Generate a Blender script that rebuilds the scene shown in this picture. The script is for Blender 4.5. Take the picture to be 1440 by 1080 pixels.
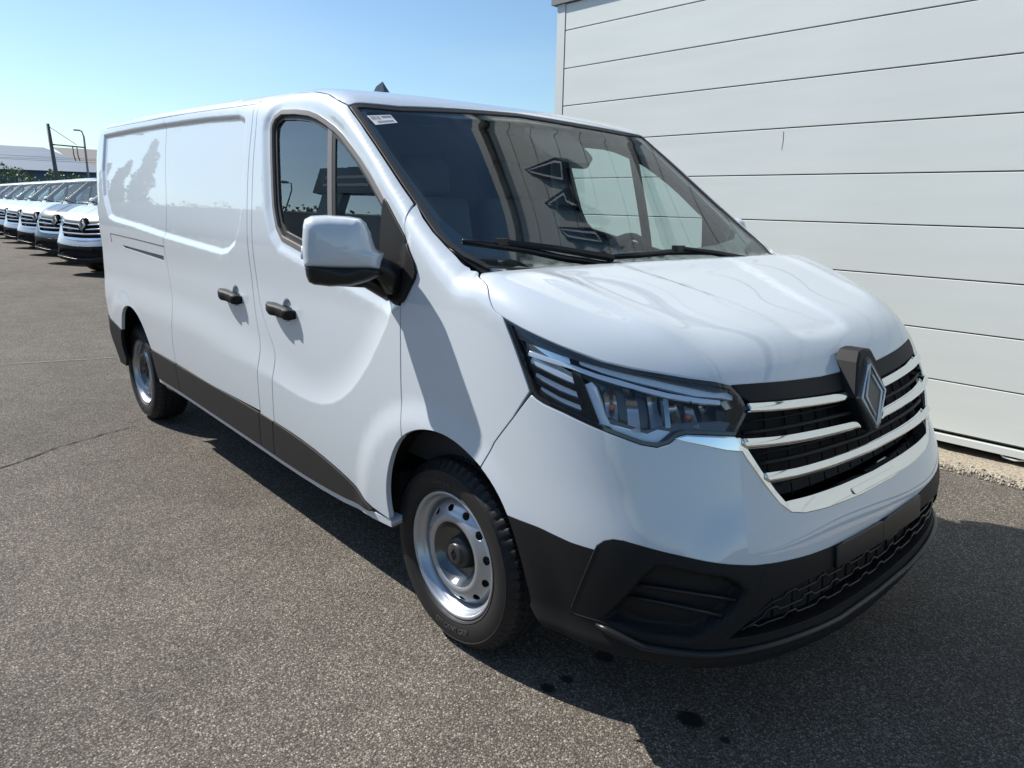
import bpy, bmesh, math, random
import numpy as np
from mathutils import Vector, Matrix, geometry
np.seterr(all='ignore')
for o in list(bpy.data.objects): bpy.data.objects.remove(o)
sc = bpy.context.scene
R_ = math.radians
# ------------------------------------------------------------- camera, world, sun
CAMP = (1.835831, -2.280823, 1.498782, 2.412300, -0.240344, 0.019661, 1034.547946)
def make_camera():
    cx, cy, cz, yaw, pitch, roll, f = CAMP
    fw = Vector((math.cos(yaw)*math.cos(pitch), math.sin(yaw)*math.cos(pitch), math.sin(pitch)))
    r = fw.cross(Vector((0, 0, 1))).normalized(); u = r.cross(fw)
    r2 = r*math.cos(roll) + u*math.sin(roll); u2 = -r*math.sin(roll) + u*math.cos(roll)
    cd = bpy.data.cameras.new('camera'); co = bpy.data.objects.new('camera', cd)
    sc.collection.objects.link(co)
    M = Matrix((r2, u2, -fw)).transposed().to_4x4(); M.translation = (cx, cy, cz)
    co.matrix_world = M
    cd.sensor_width = 36; cd.sensor_fit = 'HORIZONTAL'; cd.lens = f/1440*36
    cd.clip_start = .05; cd.clip_end = 3000
    sc.camera = co
make_camera()
SUN = Vector((-.95, -.42, 1.0)).normalized()
el = math.asin(SUN.z); az = math.atan2(SUN.x, SUN.y)
w = bpy.data.worlds.new('World'); sc.world = w; w.use_nodes = True
nt = w.node_tree; nt.nodes.clear()
sky = nt.nodes.new('ShaderNodeTexSky'); sky.sky_type = 'NISHITA'; sky.sun_disc = False
sky.sun_elevation = el; sky.sun_rotation = az; sky.air_density = 1.0; sky.dust_density = .45; sky.ozone_density = 1.6
bg = nt.nodes.new('ShaderNodeBackground'); bg.inputs[1].default_value = .094
out = nt.nodes.new('ShaderNodeOutputWorld')
tint = nt.nodes.new('ShaderNodeVectorMath'); tint.operation = 'MULTIPLY'; tint.inputs[1].default_value = (.86, 1.0, 1.06)
nt.links.new(sky.outputs[0], tint.inputs[0]); wtc = nt.nodes.new('ShaderNodeTexCoord'); wmp = nt.nodes.new('ShaderNodeMapping'); wmp.inputs['Scale'].default_value = (1, 1, 3.5)
wno = nt.nodes.new('ShaderNodeTexNoise'); wno.inputs['Scale'].default_value = 2.2; wno.inputs['Detail'].default_value = 6
wrm = nt.nodes.new('ShaderNodeMapRange'); wrm.inputs['From Min'].default_value = .45; wrm.inputs['From Max'].default_value = .8; wrm.inputs['To Max'].default_value = .30
wmx = nt.nodes.new('ShaderNodeMix'); wmx.data_type = 'RGBA'; wmx.inputs['B'].default_value = (5.2, 6.3, 7.0, 1)
nt.links.new(wtc.outputs['Generated'], wmp.inputs[0]); nt.links.new(wmp.outputs[0], wno.inputs['Vector']); nt.links.new(wno.outputs['Fac'], wrm.inputs['Value'])
nt.links.new(wrm.outputs[0], wmx.inputs['Factor']); nt.links.new(tint.outputs[0], wmx.inputs['A']); nt.links.new(wmx.outputs['Result'], bg.inputs[0]); nt.links.new(bg.outputs[0], out.inputs[0])
sl = bpy.data.lights.new('sun', 'SUN'); sl.energy = 5.0; sl.angle = R_(.53); sl.color = (1, .95, .87)
so = bpy.data.objects.new('sun', sl); sc.collection.objects.link(so)
so.rotation_euler = (-SUN).to_track_quat('-Z', 'Y').to_euler(); so.location = SUN*50
sc.view_settings.view_transform = 'Standard'; sc.view_settings.look = 'None'
sc.view_settings.gamma = 1; sc.view_settings.use_curve_mapping = False
sc.view_settings.exposure = .56
sc.render.engine = 'CYCLES'
sc.cycles.max_bounces = 10; sc.cycles.transparent_max_bounces = 12
# ---------------------------------------------------------------- body surface
def hermite(xs, ys):
    xs = np.array(xs, float); ys = np.array(ys, float)
    h = np.diff(xs); d = np.diff(ys) / h
    m = np.empty_like(ys); m[0] = d[0]; m[-1] = d[-1]
    for i in range(1, len(xs) - 1):
        m[i] = (d[i-1] * h[i] + d[i] * h[i-1]) / (h[i] + h[i-1])
    def f(x):
        x = np.asarray(x, float)
        i = np.clip(np.searchsorted(xs, x) - 1, 0, len(xs) - 2)
        t = (x - xs[i]) / h[i]
        lo = t < 0; hi = t > 1; tc = np.clip(t, 0, 1)
        v = ((2*tc**3 - 3*tc**2 + 1) * ys[i] + (tc**3 - 2*tc**2 + tc) * h[i] * m[i]
             + (-2*tc**3 + 3*tc**2) * ys[i+1] + (tc**3 - tc**2) * h[i] * m[i+1])
        v = v + np.where(lo, t * h[i] * m[i], 0) + np.where(hi, (t - 1) * h[i] * m[i+1], 0)
        return v
    return f

def sst(a, b, x):
    t = np.clip((x - a) / (b - a), 0, 1)
    return t * t * (3 - 2 * t)

def smax(a, b, k):
    h = np.maximum(k - np.abs(a - b), 0) / k
    return np.maximum(a, b) + h * h * k * 0.25

XB, LS = 0.10, 0.90                       # where the nose curve starts, metres of s per radian
SC = XB + LS * math.pi / 2                # s of the centre line
wz = hermite([.15, .33, .5, .72, .95, 1.2, 1.4, 1.65, 2.0], [.925, .950, .968, .979, .978, .966, .950, .917, .858])
xfz = hermite([.2, .3, .45, .56, .64, .72, .82, .95, 1.07, 1.2, 1.4], [.985, 1.012, 1.018, 1.010, .992, .970, .948, .918, .872, .79, .62])
nz = hermite([.2, .5, .62, .8, 1.0, 1.3], [3.5, 3.9, 3.9, 3.5, 3.2, 3.2])
h0 = hermite([-4.5, -3.6, -2.2, -1.4, -1.1, -.92, -.80, -.70, -.6, -.3, -.06, .04, .085, .12, .17, .27, .5, .68, .79, .87, .92, .96, 1.0],
             [2.005, 2.010, 1.985, 1.968, 1.957, 1.938, 1.914, 1.878, 1.808, 1.592, 1.418, 1.346, 1.314, 1.306, 1.309, 1.290, 1.226, 1.168, 1.120, 1.066, 1.015, .95, .84])
crx = hermite([-4.5, -1.3, -.7, 0, .1, .5, .9], [.03, .03, .022, .02, .01, .02, .04])
kx = hermite([-4.5, -1.6, -1.2, -.6, -.1, .15, .5, .9], [.09, .09, .13, .08, .08, .085, .12, .14])

def seg_dist(px, pz, poly, closed=True):
    d2 = np.full(px.shape, 1e9); inside = np.zeros(px.shape, bool)
    n = len(poly)
    for i in range(n if closed else n - 1):
        ax, az = poly[i]; bx, bz = poly[(i+1) % n]
        ex, ez = bx - ax, bz - az
        t = np.clip(((px-ax)*ex + (pz-az)*ez) / (ex*ex + ez*ez + 1e-12), 0, 1)
        d2 = np.minimum(d2, (px-ax-t*ex)**2 + (pz-az-t*ez)**2)
        if closed:
            c = ((az > pz) != (bz > pz)) & (px < (bx-ax) * (pz-az) / (bz-az + 1e-12) + ax)
            inside ^= c
    d = np.sqrt(d2)
    return np.where(inside, d, -d) if closed else d

FIELDS = []          # (poly, depth, w0, w1): depth pushed in where signed distance runs from w0 to w1
SCALLOP = []
RIDGES = []          # (polyline, height, width)
def off(s, z):
    s = np.minimum(s, 2*SC - s)
    o = np.zeros(np.broadcast(s, z).shape)
    s = s + o; z = z + o
    for poly, dep, w0, w1 in FIELDS:
        o = o - dep * sst(w0, w1, seg_dist(s, z, poly))
    for poly in SCALLOP:
        d = seg_dist(s, z, poly)
        f = sst(-2.2, -.7, s)
        w1 = .20 - .06*f
        t = np.clip(d / w1, 0, 1)
        o = o - .0165 * (f*(1 - (1 - t)**2.4) + (1 - f)*t*t*(3 - 2*t)) * (1 - sst(1.10, 1.36, z))
    for poly, hh, w in RIDGES:
        d = seg_dist(s, z, poly, False)
        o = o + hh * np.exp(-(d / w)**2)
    for cx, cz, r0 in ((0.0, .36, .425), (-3.498, .36, .425)):
        r = np.hypot(s - cx, z - cz)
        o = o + .014 * (1 - sst(r0, r0 + .11, r)) * (z < 1.2)
    return o

def Rbase(s, z):
    s = np.minimum(s, 2*SC - s)
    th = np.clip((s - XB) / LS, 0, math.pi/2)
    w = wz(z); a = xfz(z) - XB; n = nz(z)
    return (np.maximum(np.cos(th)/w, 1e-9)**n + np.maximum(np.sin(th)/a, 1e-9)**n) ** (-1/n)

h0s = hermite([-.45, -.3, -.1, .05, .2, .35, .5], [1.700, 1.592, 1.452, 1.362, 1.300, 1.258, 1.226])
def Htop(x, y):
    hb = h0(x); wo = sst(.72, .86, np.abs(y)) * ((x > -.45) & (x < .5))
    h = hb - crx(x) * np.minimum(np.abs(y) / .88, 1.15)**3
    ay = np.abs(y)
    # bonnet: raised centre tongue and outer ridges
    m = sst(.16, .3, x) * (1 - sst(.86, .92, x))
    yc = .34 - .15 * sst(.15, .68, x)
    h = h - .011 * m * (1 - sst(yc - .05, yc + .012, ay)) * (1 - sst(.735, .80, x + .6*ay*ay))
    yo = .80 - .25 * x
    h = h + .009 * m * np.exp(-((ay - yo) / .05)**2) * (1 - sst(.55, .76, x))
    return h

xrear = hermite([.2, .4, .6, .8, 1.0, 1.3, 1.6, 1.8, 2.0], [-3.88, -3.97, -4.09, -4.14, -4.175, -4.195, -4.265, -4.305, -4.26])

def s_of(x, y):
    """param s of a horizontal position (right side y<0 gives s<SC)"""
    th = np.arctan2(x - XB, -y)            # 0 = right side, pi/2 = front, pi = left
    front = x > XB
    right = y <= 0
    return np.where(front, XB + LS * np.where(front, th, 0), np.where(right, x, 2*SC - x))

def rho_of(x, y): return np.where(x > XB, np.hypot(x - XB, y), np.abs(y))

def G(P, d=0., full=True):
    x, y, z = P[..., 0], P[..., 1], P[..., 2]
    s = s_of(x, y)
    a = rho_of(x, y) - Rbase(s, z) - (off(s, z) if full else 0)
    g = smax(a, z - Htop(x, y), kx(x))
    g = smax(g, xrear(z) - x, .24)
    return g - d

def origin_dir(s):
    front = (s > XB) & (s < 2*SC - XB)
    th = np.where(front, (s - XB) / LS, np.where(s <= XB, 0., math.pi))
    ox = np.where(s <= XB, s, np.where(s >= 2*SC - XB, 2*SC - s, XB))
    return ox, np.sin(th), -np.cos(th)

def P_side(s, z, d=0.):
    """point of the body surface (offset outward by d) for side parameters"""
    s = np.asarray(s, float); z = np.asarray(z, float); d = np.broadcast_to(np.asarray(d, float), s.shape)
    ox, dx, dy = origin_dir(s)
    R = Rbase(s, z) + off(s, z)
    lo = np.zeros(s.shape); hi = R + .05 + np.maximum(d, 0)
    for _ in range(26):
        m = (lo + hi) / 2
        x = ox + dx*m; y = dy*m
        g = smax(m - R, z - Htop(x, y), kx(x)); g = smax(g, xrear(z) - x, .24) - d
        pos = g > 0
        hi = np.where(pos, m, hi); lo = np.where(pos, lo, m)
    m = (lo + hi) / 2
    return np.stack([ox + dx*m, dy*m, z], -1)

def P_top(x, y, d=0.):
    x = np.asarray(x, float); y = np.asarray(y, float); d = np.broadcast_to(np.asarray(d, float), x.shape)
    s = s_of(x, y); rho = rho_of(x, y); H = Htop(x, y)
    hi = H + .1; lo = H - .8
    for _ in range(26):
        m = (lo + hi) / 2
        g = smax(rho - Rbase(s, m), m - H, kx(x)); g = smax(g, xrear(m) - x, .24) - d
        pos = g > 0
        hi = np.where(pos, m, hi); lo = np.where(pos, lo, m)
    return np.stack([x, y, (lo + hi) / 2], -1)

def grid_normals(fn, u, v, d=0., e=.004):
    du = fn(u + e, v, d) - fn(u - e, v, d); dv = fn(u, v + e, d) - fn(u, v - e, d)
    n = np.cross(du, dv)
    return n / (np.linalg.norm(n, axis=-1, keepdims=True) + 1e-12)
TR = {
 'seam1': [(-2.6808,1.9272),(-2.6745,1.8622),(-2.6515,1.6897),(-2.6198,1.5783),(-2.5871,1.4289),(-2.5978,1.2931),(-2.6148,1.2178),(-2.5955,1.148),(-2.5478,1.029),(-2.5035,0.8781),(-2.5201,0.7993),(-2.5431,0.6685),(-2.5231,0.5694)],
 'seam1b': [(-2.5231,0.5694),(-2.5183,0.4919),(-2.514,0.4025)],
 'seam2': [(-1.4767,1.9021),(-1.4498,1.8313),(-1.4588,1.7156),(-1.4468,1.5392),(-1.4307,1.3922),(-1.4223,1.2534),(-1.4082,1.1329),(-1.383,1.0122),(-1.3477,0.9048),(-1.3304,0.8322),(-1.3582,0.7323),(-1.3599,0.6348),(-1.3683,0.5476)],
 'seam2b': [(-1.3683,0.5476),(-1.3877,0.4662),(-1.4075,0.3754)],
 'seam3': [(-1.4401,1.9119),(-1.4055,1.8284),(-1.4079,1.6852),(-1.3945,1.5391),(-1.3797,1.3926),(-1.3695,1.2567),(-1.3553,1.1377),(-1.3283,1.0491),(-1.2749,0.9647),(-1.2164,0.8934),(-1.1798,0.8441),(-1.1928,0.7659),(-1.2036,0.6877),(-1.2224,0.5307)],
 'seam3b': [(-1.2257,0.5198),(-1.2616,0.3831)],
 'seam4': [(-0.2093,1.4949),(-0.1981,1.469),(-0.1963,1.4432),(-0.1909,1.3958),(-0.1917,1.2833),(-0.1872,1.1716),(-0.1776,1.0539),(-0.1726,0.8684),(-0.159,0.7798),(-0.1517,0.7372)],
 'archFf': [(-0.1517,0.7372),(-0.1078,0.7631),(-0.0515,0.7858),(0.0087,0.7982),(0.0809,0.8029),(0.1453,0.7909),(0.1999,0.7689),(0.2392,0.75)],
 'archFb': [(0.2392,0.75),(0.3007,0.7044),(0.3478,0.6359)],
 'archFl': [(0.3478,0.6359),(0.3828,0.5555),(0.4075,0.4589)],
 'archDr': [(-0.1517,0.7372),(-0.1949,0.6957),(-0.2352,0.6277),(-0.2616,0.5615),(-0.2752,0.5029),(-0.2773,0.4412),(-0.2715,0.401)],
 'archR': [(-2.9872,0.5809),(-3.0479,0.6586),(-3.1291,0.7363),(-3.2453,0.7959),(-3.3434,0.811),(-3.4244,0.7938),(-3.4978,0.7437),(-3.5292,0.6853),(-3.5625,0.6228)],
 'trimtop': [(-2.981,0.5819),(-2.5231,0.5694),(-1.975,0.5493),(-1.3683,0.5476),(-1.2211,0.5276),(-0.925,0.4949),(-0.6849,0.4749),(-0.5275,0.4356),(-0.3887,0.3971)],
 'sillbot': [(-2.4922,0.3984),(-1.4218,0.3607),(-1.1813,0.3463),(-0.9071,0.3441),(-0.6607,0.3525),(-0.3925,0.3812),(-0.2742,0.3887)],
 'gutter': [(-3.9324,1.9425),(-3.5678,1.9383),(-3.0982,1.9317),(-2.6895,1.9298),(-2.2997,1.9222),(-1.9536,1.9137),(-1.6956,1.9068),(-1.4797,1.9023)],
 'fend_top': [(-0.2093,1.4949),(-0.1504,1.4518),(-0.0918,1.411),(-0.0288,1.3717),(0.0242,1.3403),(0.0632,1.3164),(0.0872,1.3042)],
 'apillar': [(-0.6827,1.8366),(-0.576,1.7634),(-0.4725,1.6889),(-0.3736,1.6155),(-0.2884,1.5522),(-0.2093,1.4949)],
 'apillar_xy': [(-0.6827,-0.8522),(-0.576,-0.8586),(-0.4725,-0.8659),(-0.3736,-0.873),(-0.2884,-0.8792),(-0.2093,-0.8832),(-0.1504,-0.8905),(-0.0918,-0.8948),(-0.0288,-0.888),(0.0242,-0.8694),(0.0632,-0.8355),(0.0872,-0.8168)],
 'hoodside': [(0.0872,1.3042),(0.2014,1.2866),(0.2289,1.2524),(0.2493,1.2238),(0.2681,1.2051),(0.2952,1.1947)],
 'hoodside_xy': [(0.0872,-0.8168),(0.2043,-0.9216),(0.2367,-0.948),(0.2602,-0.957),(0.2813,-0.9594),(0.311,-0.9573)],
 'hl_top': [(0.2952,1.1947),(0.3622,1.1715),(0.4731,1.1371),(0.5715,1.108),(0.6403,1.0944),(0.7096,1.0827),(0.7824,1.0689),(0.8453,1.0579),(0.893,1.0451)],
 'hl_top_xy': [(0.311,-0.9573),(0.384,-0.947),(0.5018,-0.913),(0.5997,-0.865),(0.6594,-0.8171),(0.7107,-0.7594),(0.7568,-0.6935),(0.7885,-0.632),(0.8112,-0.5866)],
 'hl_right': [(0.893,1.0451),(0.9162,1.023),(0.9375,0.9806),(0.9136,0.9479),(0.8958,0.921)],
 'hl_bot': [(0.8958,0.921),(0.8296,0.9292),(0.7736,0.9341),(0.7561,0.9297),(0.7349,0.9101),(0.7098,0.9008),(0.6752,0.9054),(0.6318,0.9195),(0.564,0.9406),(0.4902,0.9647),(0.4367,0.9783),(0.4106,0.9892),(0.3979,1.0057)],
 'hl_left': [(0.3979,1.0057),(0.3663,1.0706),(0.3295,1.1406),(0.2952,1.1947)],
 'hood_front_xy': [(0.8112,-0.5866),(0.8355,-0.4803),(0.8513,-0.3799),(0.8666,-0.1918),(0.87,-0.0682),(0.8708,0.0427)],
 'hood_front': [(0.893,1.0451),(0.993,1.0406),(1.0924,1.0341),(1.2931,1.0233),(1.4342,1.0193),(1.5636,1.0181)],
 'bseam': [(0.4011,0.9967),(0.3485,0.9185),(0.2885,0.8337),(0.2392,0.75)],
 'wb': [(0.3478,0.6355),(0.4465,0.6297),(0.5331,0.6198),(0.5905,0.6193),(0.5957,0.6349),(0.6102,0.6512),(0.629,0.66),(0.6513,0.6614),(0.6948,0.6543),(0.7559,0.6413),(0.818,0.626),(0.8852,0.6106),(0.9374,0.5992),(1.0072,0.5898),(1.1142,0.5774),(1.2543,0.5666),(1.394,0.5639),(1.5071,0.5614)],
 'lipbot': [(0.4075,0.4589),(0.4212,0.3798),(0.4646,0.3171),(0.5739,0.3081),(0.7124,0.329),(0.8326,0.3333),(0.9489,0.3328),(1.0945,0.314),(1.338,0.2642),(1.6847,0.216)],
 'lipridge': [(0.709,0.3745),(0.8288,0.3722),(0.9421,0.3775),(1.0802,0.3732),(1.2891,0.3592),(1.5723,0.3464)],
 'insert': [(0.5905,0.6193),(0.5957,0.6349),(0.6102,0.6512),(0.629,0.66),(0.6513,0.6614),(0.6948,0.6543),(0.7559,0.6413),(0.818,0.626),(0.8852,0.6106),(0.9374,0.5992),(0.9669,0.58),(0.9577,0.554),(0.9379,0.5097),(0.9015,0.46),(0.8467,0.3986),(0.8015,0.3911),(0.7544,0.3938),(0.6046,0.4108),(0.5328,0.4043)],
 'fog': [(0.6842,0.5605),(0.7152,0.6073),(0.733,0.6136),(0.8686,0.5835),(0.9006,0.563),(0.9286,0.5286),(0.8932,0.4725),(0.8315,0.411),(0.801,0.3968),(0.7541,0.3983),(0.6046,0.4108),(0.6585,0.5098)],
 'lowgr': [(0.8872,0.3997),(0.9923,0.4983),(1.0999,0.5117),(1.2283,0.5137),(1.3979,0.5023),(1.5174,0.4956),(1.5891,0.356),(1.3891,0.3538),(1.2222,0.3675),(1.1057,0.3811),(1.021,0.3896)],
 'platebar': [(1.2259,0.569),(1.5068,0.5569),(1.512,0.4973),(1.2283,0.5137)],
 'g_strip_lo': [(0.9213,1.0142),(0.9457,0.9999),(1.0602,0.9911),(1.232,0.9797),(1.3979,0.9722),(1.4681,0.9716)],
 'g_open': [(0.9426,0.9783),(0.9044,0.919),(0.9279,0.8715),(0.9755,0.8065),(1.0402,0.7316),(1.1437,0.7226),(1.2987,0.717),(1.5068,0.7103),(1.5743,0.905),(1.3901,0.9672)],
 'chrome_out': [(0.8921,0.9168),(0.9276,0.8596),(0.9811,0.7856),(1.0212,0.7352),(1.0581,0.7057),(1.1071,0.6924),(1.2084,0.6812),(1.4044,0.6704),(1.5294,0.6707)],
 'chrome_in': [(0.9063,0.9152),(0.9651,0.8263),(1.0104,0.7657),(1.0402,0.732),(1.1439,0.7245),(1.2987,0.717),(1.5124,0.7113)],
 'bar1': [(0.9339,1.0012),(1.0602,0.9911),(1.232,0.9797),(1.3964,0.9704),(1.4163,0.9479),(1.2209,0.9608),(1.0535,0.9711),(0.9424,0.98)],
 'bar2': [(0.9099,0.9173),(1.0406,0.9072),(1.1978,0.8981),(1.4247,0.883),(1.4457,0.8585),(1.1932,0.8727),(1.0387,0.8837),(0.9279,0.8894)],
 'bar3': [(0.976,0.8216),(1.09,0.8143),(1.2632,0.8088),(1.4749,0.806),(1.5055,0.7719),(1.2599,0.7812),(1.0883,0.7882),(0.9932,0.7937)],
 'hl_chrome': [(0.7499,0.9261),(0.7737,0.931),(0.8296,0.9257),(0.8946,0.9183),(0.9082,0.9061),(0.9219,0.8831),(0.8701,0.8926),(0.8138,0.9093),(0.7725,0.9197)],
 'h_drl1': [(0.5097,1.1017),(0.5682,1.0884),(0.6393,1.0776),(0.7111,1.0627),(0.8102,1.0359),(0.8802,1.024),(0.9003,1.0122),(0.899,1.0041),(0.868,1.0119),(0.8001,1.021),(0.712,1.043),(0.6411,1.0593),(0.5698,1.0765),(0.5165,1.0917)],
 'h_drl2': [(0.3777,1.1086),(0.4505,1.0956),(0.4976,1.0881),(0.5605,1.0706),(0.6115,1.0599),(0.662,1.0462),(0.7295,1.0295),(0.8,1.016),(0.8612,1.0058),(0.8605,0.9976),(0.7997,1.0069),(0.7298,1.0203),(0.6626,1.0378),(0.6126,1.0496),(0.5616,1.0619),(0.4952,1.0797),(0.4516,1.0864),(0.3741,1.0983)],
 'h_up': [(0.336,1.1494),(0.3535,1.1457),(0.4189,1.1303),(0.4805,1.1071),(0.4902,1.0828),(0.4458,1.0888),(0.3707,1.1035),(0.3582,1.1154)],
 'h_lou0': [(0.3691,1.1041),(0.4485,1.0845),(0.5039,1.0597),(0.5149,1.0388),(0.4612,1.054),(0.3823,1.0787)],
 'h_lou1': [(0.3854,1.0674),(0.4618,1.0465),(0.5217,1.0228),(0.5304,1.0034),(0.4738,1.0177),(0.4004,1.0443)],
 'h_lou2': [(0.4057,1.0315),(0.4743,1.0121),(0.5332,0.9907),(0.5418,0.9714),(0.486,0.9853),(0.418,1.0102)],
 'h_lou3': [(0.4294,0.9985),(0.49,0.9822),(0.5444,0.9605),(0.5528,0.943),(0.4975,0.9586),(0.4452,0.98)],
 'h_frame': [(0.5257,1.0359),(0.549,1.0477),(0.5604,1.0362),(0.5859,0.9694),(0.6009,0.9455),(0.6858,0.9274),(0.7091,0.9389),(0.7368,0.9358),(0.7107,0.9088),(0.671,0.9086),(0.6187,0.9256),(0.5743,0.9459),(0.5628,0.9628)],
 'h_bowl1': [(0.5685,1.0405),(0.671,1.0249),(0.7141,1.0115),(0.7249,0.9614),(0.6773,0.9295),(0.6053,0.9454),(0.5817,0.9888)],
 'h_bowl2': [(0.7243,1.0131),(0.8126,0.9963),(0.8413,0.9876),(0.8398,0.9398),(0.7426,0.9402),(0.7299,0.9614)],
 'h_hex': [(0.8592,0.9989),(0.9023,1.0016),(0.9251,0.9723),(0.9042,0.9367),(0.86,0.9358),(0.8493,0.9677)],
 'win_a': [(-1.2744,1.7354),(-1.2858,1.7828),(-1.2833,1.8068),(-1.2586,1.8338),(-1.2039,1.8525),(-1.0744,1.8448),(-0.9525,1.8297),(-0.8712,1.8106),(-0.8039,1.7877),(-0.7288,1.759),(-0.6643,1.7284),(-0.5865,1.682),(-0.5221,1.6406),(-0.4471,1.5868),(-0.3442,1.5035),(-0.2837,1.4589)],
 'win_b': [(-0.8933,1.296),(-1.1016,1.3363),(-1.1566,1.3824),(-1.1874,1.4387),(-1.2018,1.4691),(-1.2263,1.5556),(-1.2496,1.6424)],
 'winbar': [(-0.7987,1.7589),(-0.7468,1.7483),(-0.6577,1.4445),(-0.7061,1.4433)],
 'sail': [(-0.3388,1.4894),(-0.3316,1.5051),(-0.1799,1.3768),(-0.1767,1.2014),(-0.1891,1.1741),(-0.2071,1.1732),(-0.2402,1.1742),(-0.336,1.1923),(-0.4006,1.2079),(-0.3308,1.2728),(-0.3328,1.3409)],
 'sail2': [(-0.1763,1.3668),(-0.1662,1.3673),(-0.118,1.3163),(-0.1001,1.2841),(-0.1073,1.2632),(-0.1574,1.1964),(-0.1723,1.1852)],
 'track': [(-3.7215,1.2545),(-3.1338,1.2424),(-2.6141,1.2277),(-2.6025,1.2146)],
 'slot': [(-3.521,1.1923),(-2.6188,1.1682),(-2.6145,1.1467),(-3.4226,1.1816)],
 'recess': [(-3.945,1.8891),(-3.2686,1.8881),(-2.6681,1.8827),(-2.0216,1.8698),(-1.6178,1.8536),(-1.5482,1.8336),(-1.5209,1.6494),(-1.5131,1.4644),(-1.5365,1.37),(-1.5838,1.3012),(-1.6781,1.2603),(-1.7586,1.249),(-2.2365,1.272),(-2.5855,1.2897),(-3.1277,1.3258),(-3.6075,1.3508),(-3.7298,1.3706),(-3.8637,1.4993),(-3.9289,1.664)],
 'handle1': [(-1.749,1.0658),(-1.4637,1.0459)],
 'handle2': [(-1.2157,1.0517),(-0.9224,1.0427)],
 'wsL': [(-0.7521,0.8049),(-0.5798,0.8586),(-0.4546,0.8762),(-0.3351,0.8956),(-0.2125,0.9053),(-0.1304,0.9084),(-0.0259,0.8839),(0.0537,0.9298)],
 'wstop': [(-0.6827,-0.8522),(-0.671,-0.6468),(-0.6957,-0.358),(-0.7393,-0.0113),(-0.7887,0.3974),(-0.7521,0.8049)],
 'wsglassR': [(-0.6452,-0.8307),(-0.4557,-0.8336),(-0.3123,-0.8289),(-0.1871,-0.8314),(-0.0784,-0.8265),(0.0003,-0.8164),(0.0714,-0.7734)],
 'wsglassL': [(-0.7234,0.6997),(-0.5298,0.7112),(-0.3603,0.7527),(-0.1919,0.7562),(-0.0494,0.7257),(0.0709,0.6488)],
 'cowlglass': [(0.0776,-0.7786),(0.1024,-0.487),(0.1127,-0.1256),(0.0837,0.3699),(0.0709,0.6488)],
 'sticker': [(-0.6187,-0.8146),(-0.6273,-0.71),(-0.5864,-0.7061),(-0.5713,-0.8091)],
 'sensor': [(-0.5957,-0.034),(-0.651,0.0802),(-0.6493,0.2585),(-0.5803,0.2454),(-0.5245,0.135),(-0.5276,-0.067)],
 'wip1': [(-0.0219,-0.8416),(0.0068,-0.7493),(0.039,-0.6244),(0.0839,-0.5031),(0.2203,-0.4426),(0.2219,-0.2616)],
 'wip2': [(0.0917,-0.2906),(0.0883,-0.0974),(0.0782,0.0876),(0.0936,0.2785),(0.114,0.3844)],
}
MIRR = {'shell': [(0.1153, 0.0776), (0.1097, 0.095), (0.091, 0.1048), (0.0479, 0.1079), (-0.0184, 0.1049), (-0.0583, 0.099), (-0.078, 0.0809), (-0.0907, 0.0542), (-0.0997, 0.0237), (-0.1059, 0.0055), (-0.1168, -0.0055), (-0.1324, -0.0121), (-0.128, -0.0584), (-0.0462, -0.06), (0.0884, -0.0579), (0.1179, -0.0514), (0.1211, -0.0091), (0.12, 0.0362)],
 'lower': [(0.1177, -0.0476), (0.0883, -0.0541), (-0.0463, -0.0555), (-0.1269, -0.055), (-0.1423, -0.073), (-0.0854, -0.0983), (-0.0312, -0.1122), (0.0401, -0.1153), (0.0907, -0.1093), (0.1068, -0.1008), (0.1142, -0.0804)]}
WIP1 = [(0.015, -0.87, 1.386), (0.034, -0.772, 1.373), (0.057, -0.641, 1.355), (0.094, -0.513, 1.328), (0.128, -0.338, 1.303), (0.143, -0.162, 1.292)]
WIP2 = [(0.099, -0.306, 1.325), (0.097, -0.108, 1.326), (0.09, 0.071, 1.331), (0.097, 0.273, 1.326), (0.105, 0.398, 1.32)]
# ---------------------------------------------------------------- materials
def mat(name, col, rough=.5, metal=0., coat=0., spec=.5, crough=.03, **kw):
    m = bpy.data.materials.new(name); m.use_nodes = True
    b = m.node_tree.nodes['Principled BSDF']
    b.inputs['Base Color'].default_value = (*col, 1); b.inputs['Roughness'].default_value = rough
    b.inputs['Metallic'].default_value = metal; b.inputs['Coat Weight'].default_value = coat
    b.inputs['Coat Roughness'].default_value = crough; b.inputs['Specular IOR Level'].default_value = spec
    return m
def nodes(m): return m.node_tree.nodes, m.node_tree.links, m.node_tree.nodes['Principled BSDF']
def noise_bump(m, scale, strength, dist=.002, detail=3, rough_var=None):
    n, l, b = nodes(m)
    tc = n.new('ShaderNodeTexCoord'); t = n.new('ShaderNodeTexNoise'); t.inputs['Scale'].default_value = scale
    t.inputs['Detail'].default_value = detail
    bp = n.new('ShaderNodeBump'); bp.inputs['Strength'].default_value = strength; bp.inputs['Distance'].default_value = dist
    l.new(tc.outputs['Object'], t.inputs['Vector']); l.new(t.outputs['Fac'], bp.inputs['Height']); l.new(bp.outputs[0], b.inputs['Normal'])
    if rough_var:
        mr = n.new('ShaderNodeMapRange'); mr.inputs['To Min'].default_value = rough_var[0]; mr.inputs['To Max'].default_value = rough_var[1]
        t2 = n.new('ShaderNodeTexNoise'); t2.inputs['Scale'].default_value = rough_var[2]
        l.new(tc.outputs['Object'], t2.inputs['Vector']); l.new(t2.outputs['Fac'], mr.inputs['Value']); l.new(mr.outputs[0], b.inputs['Roughness'])
    return m
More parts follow.
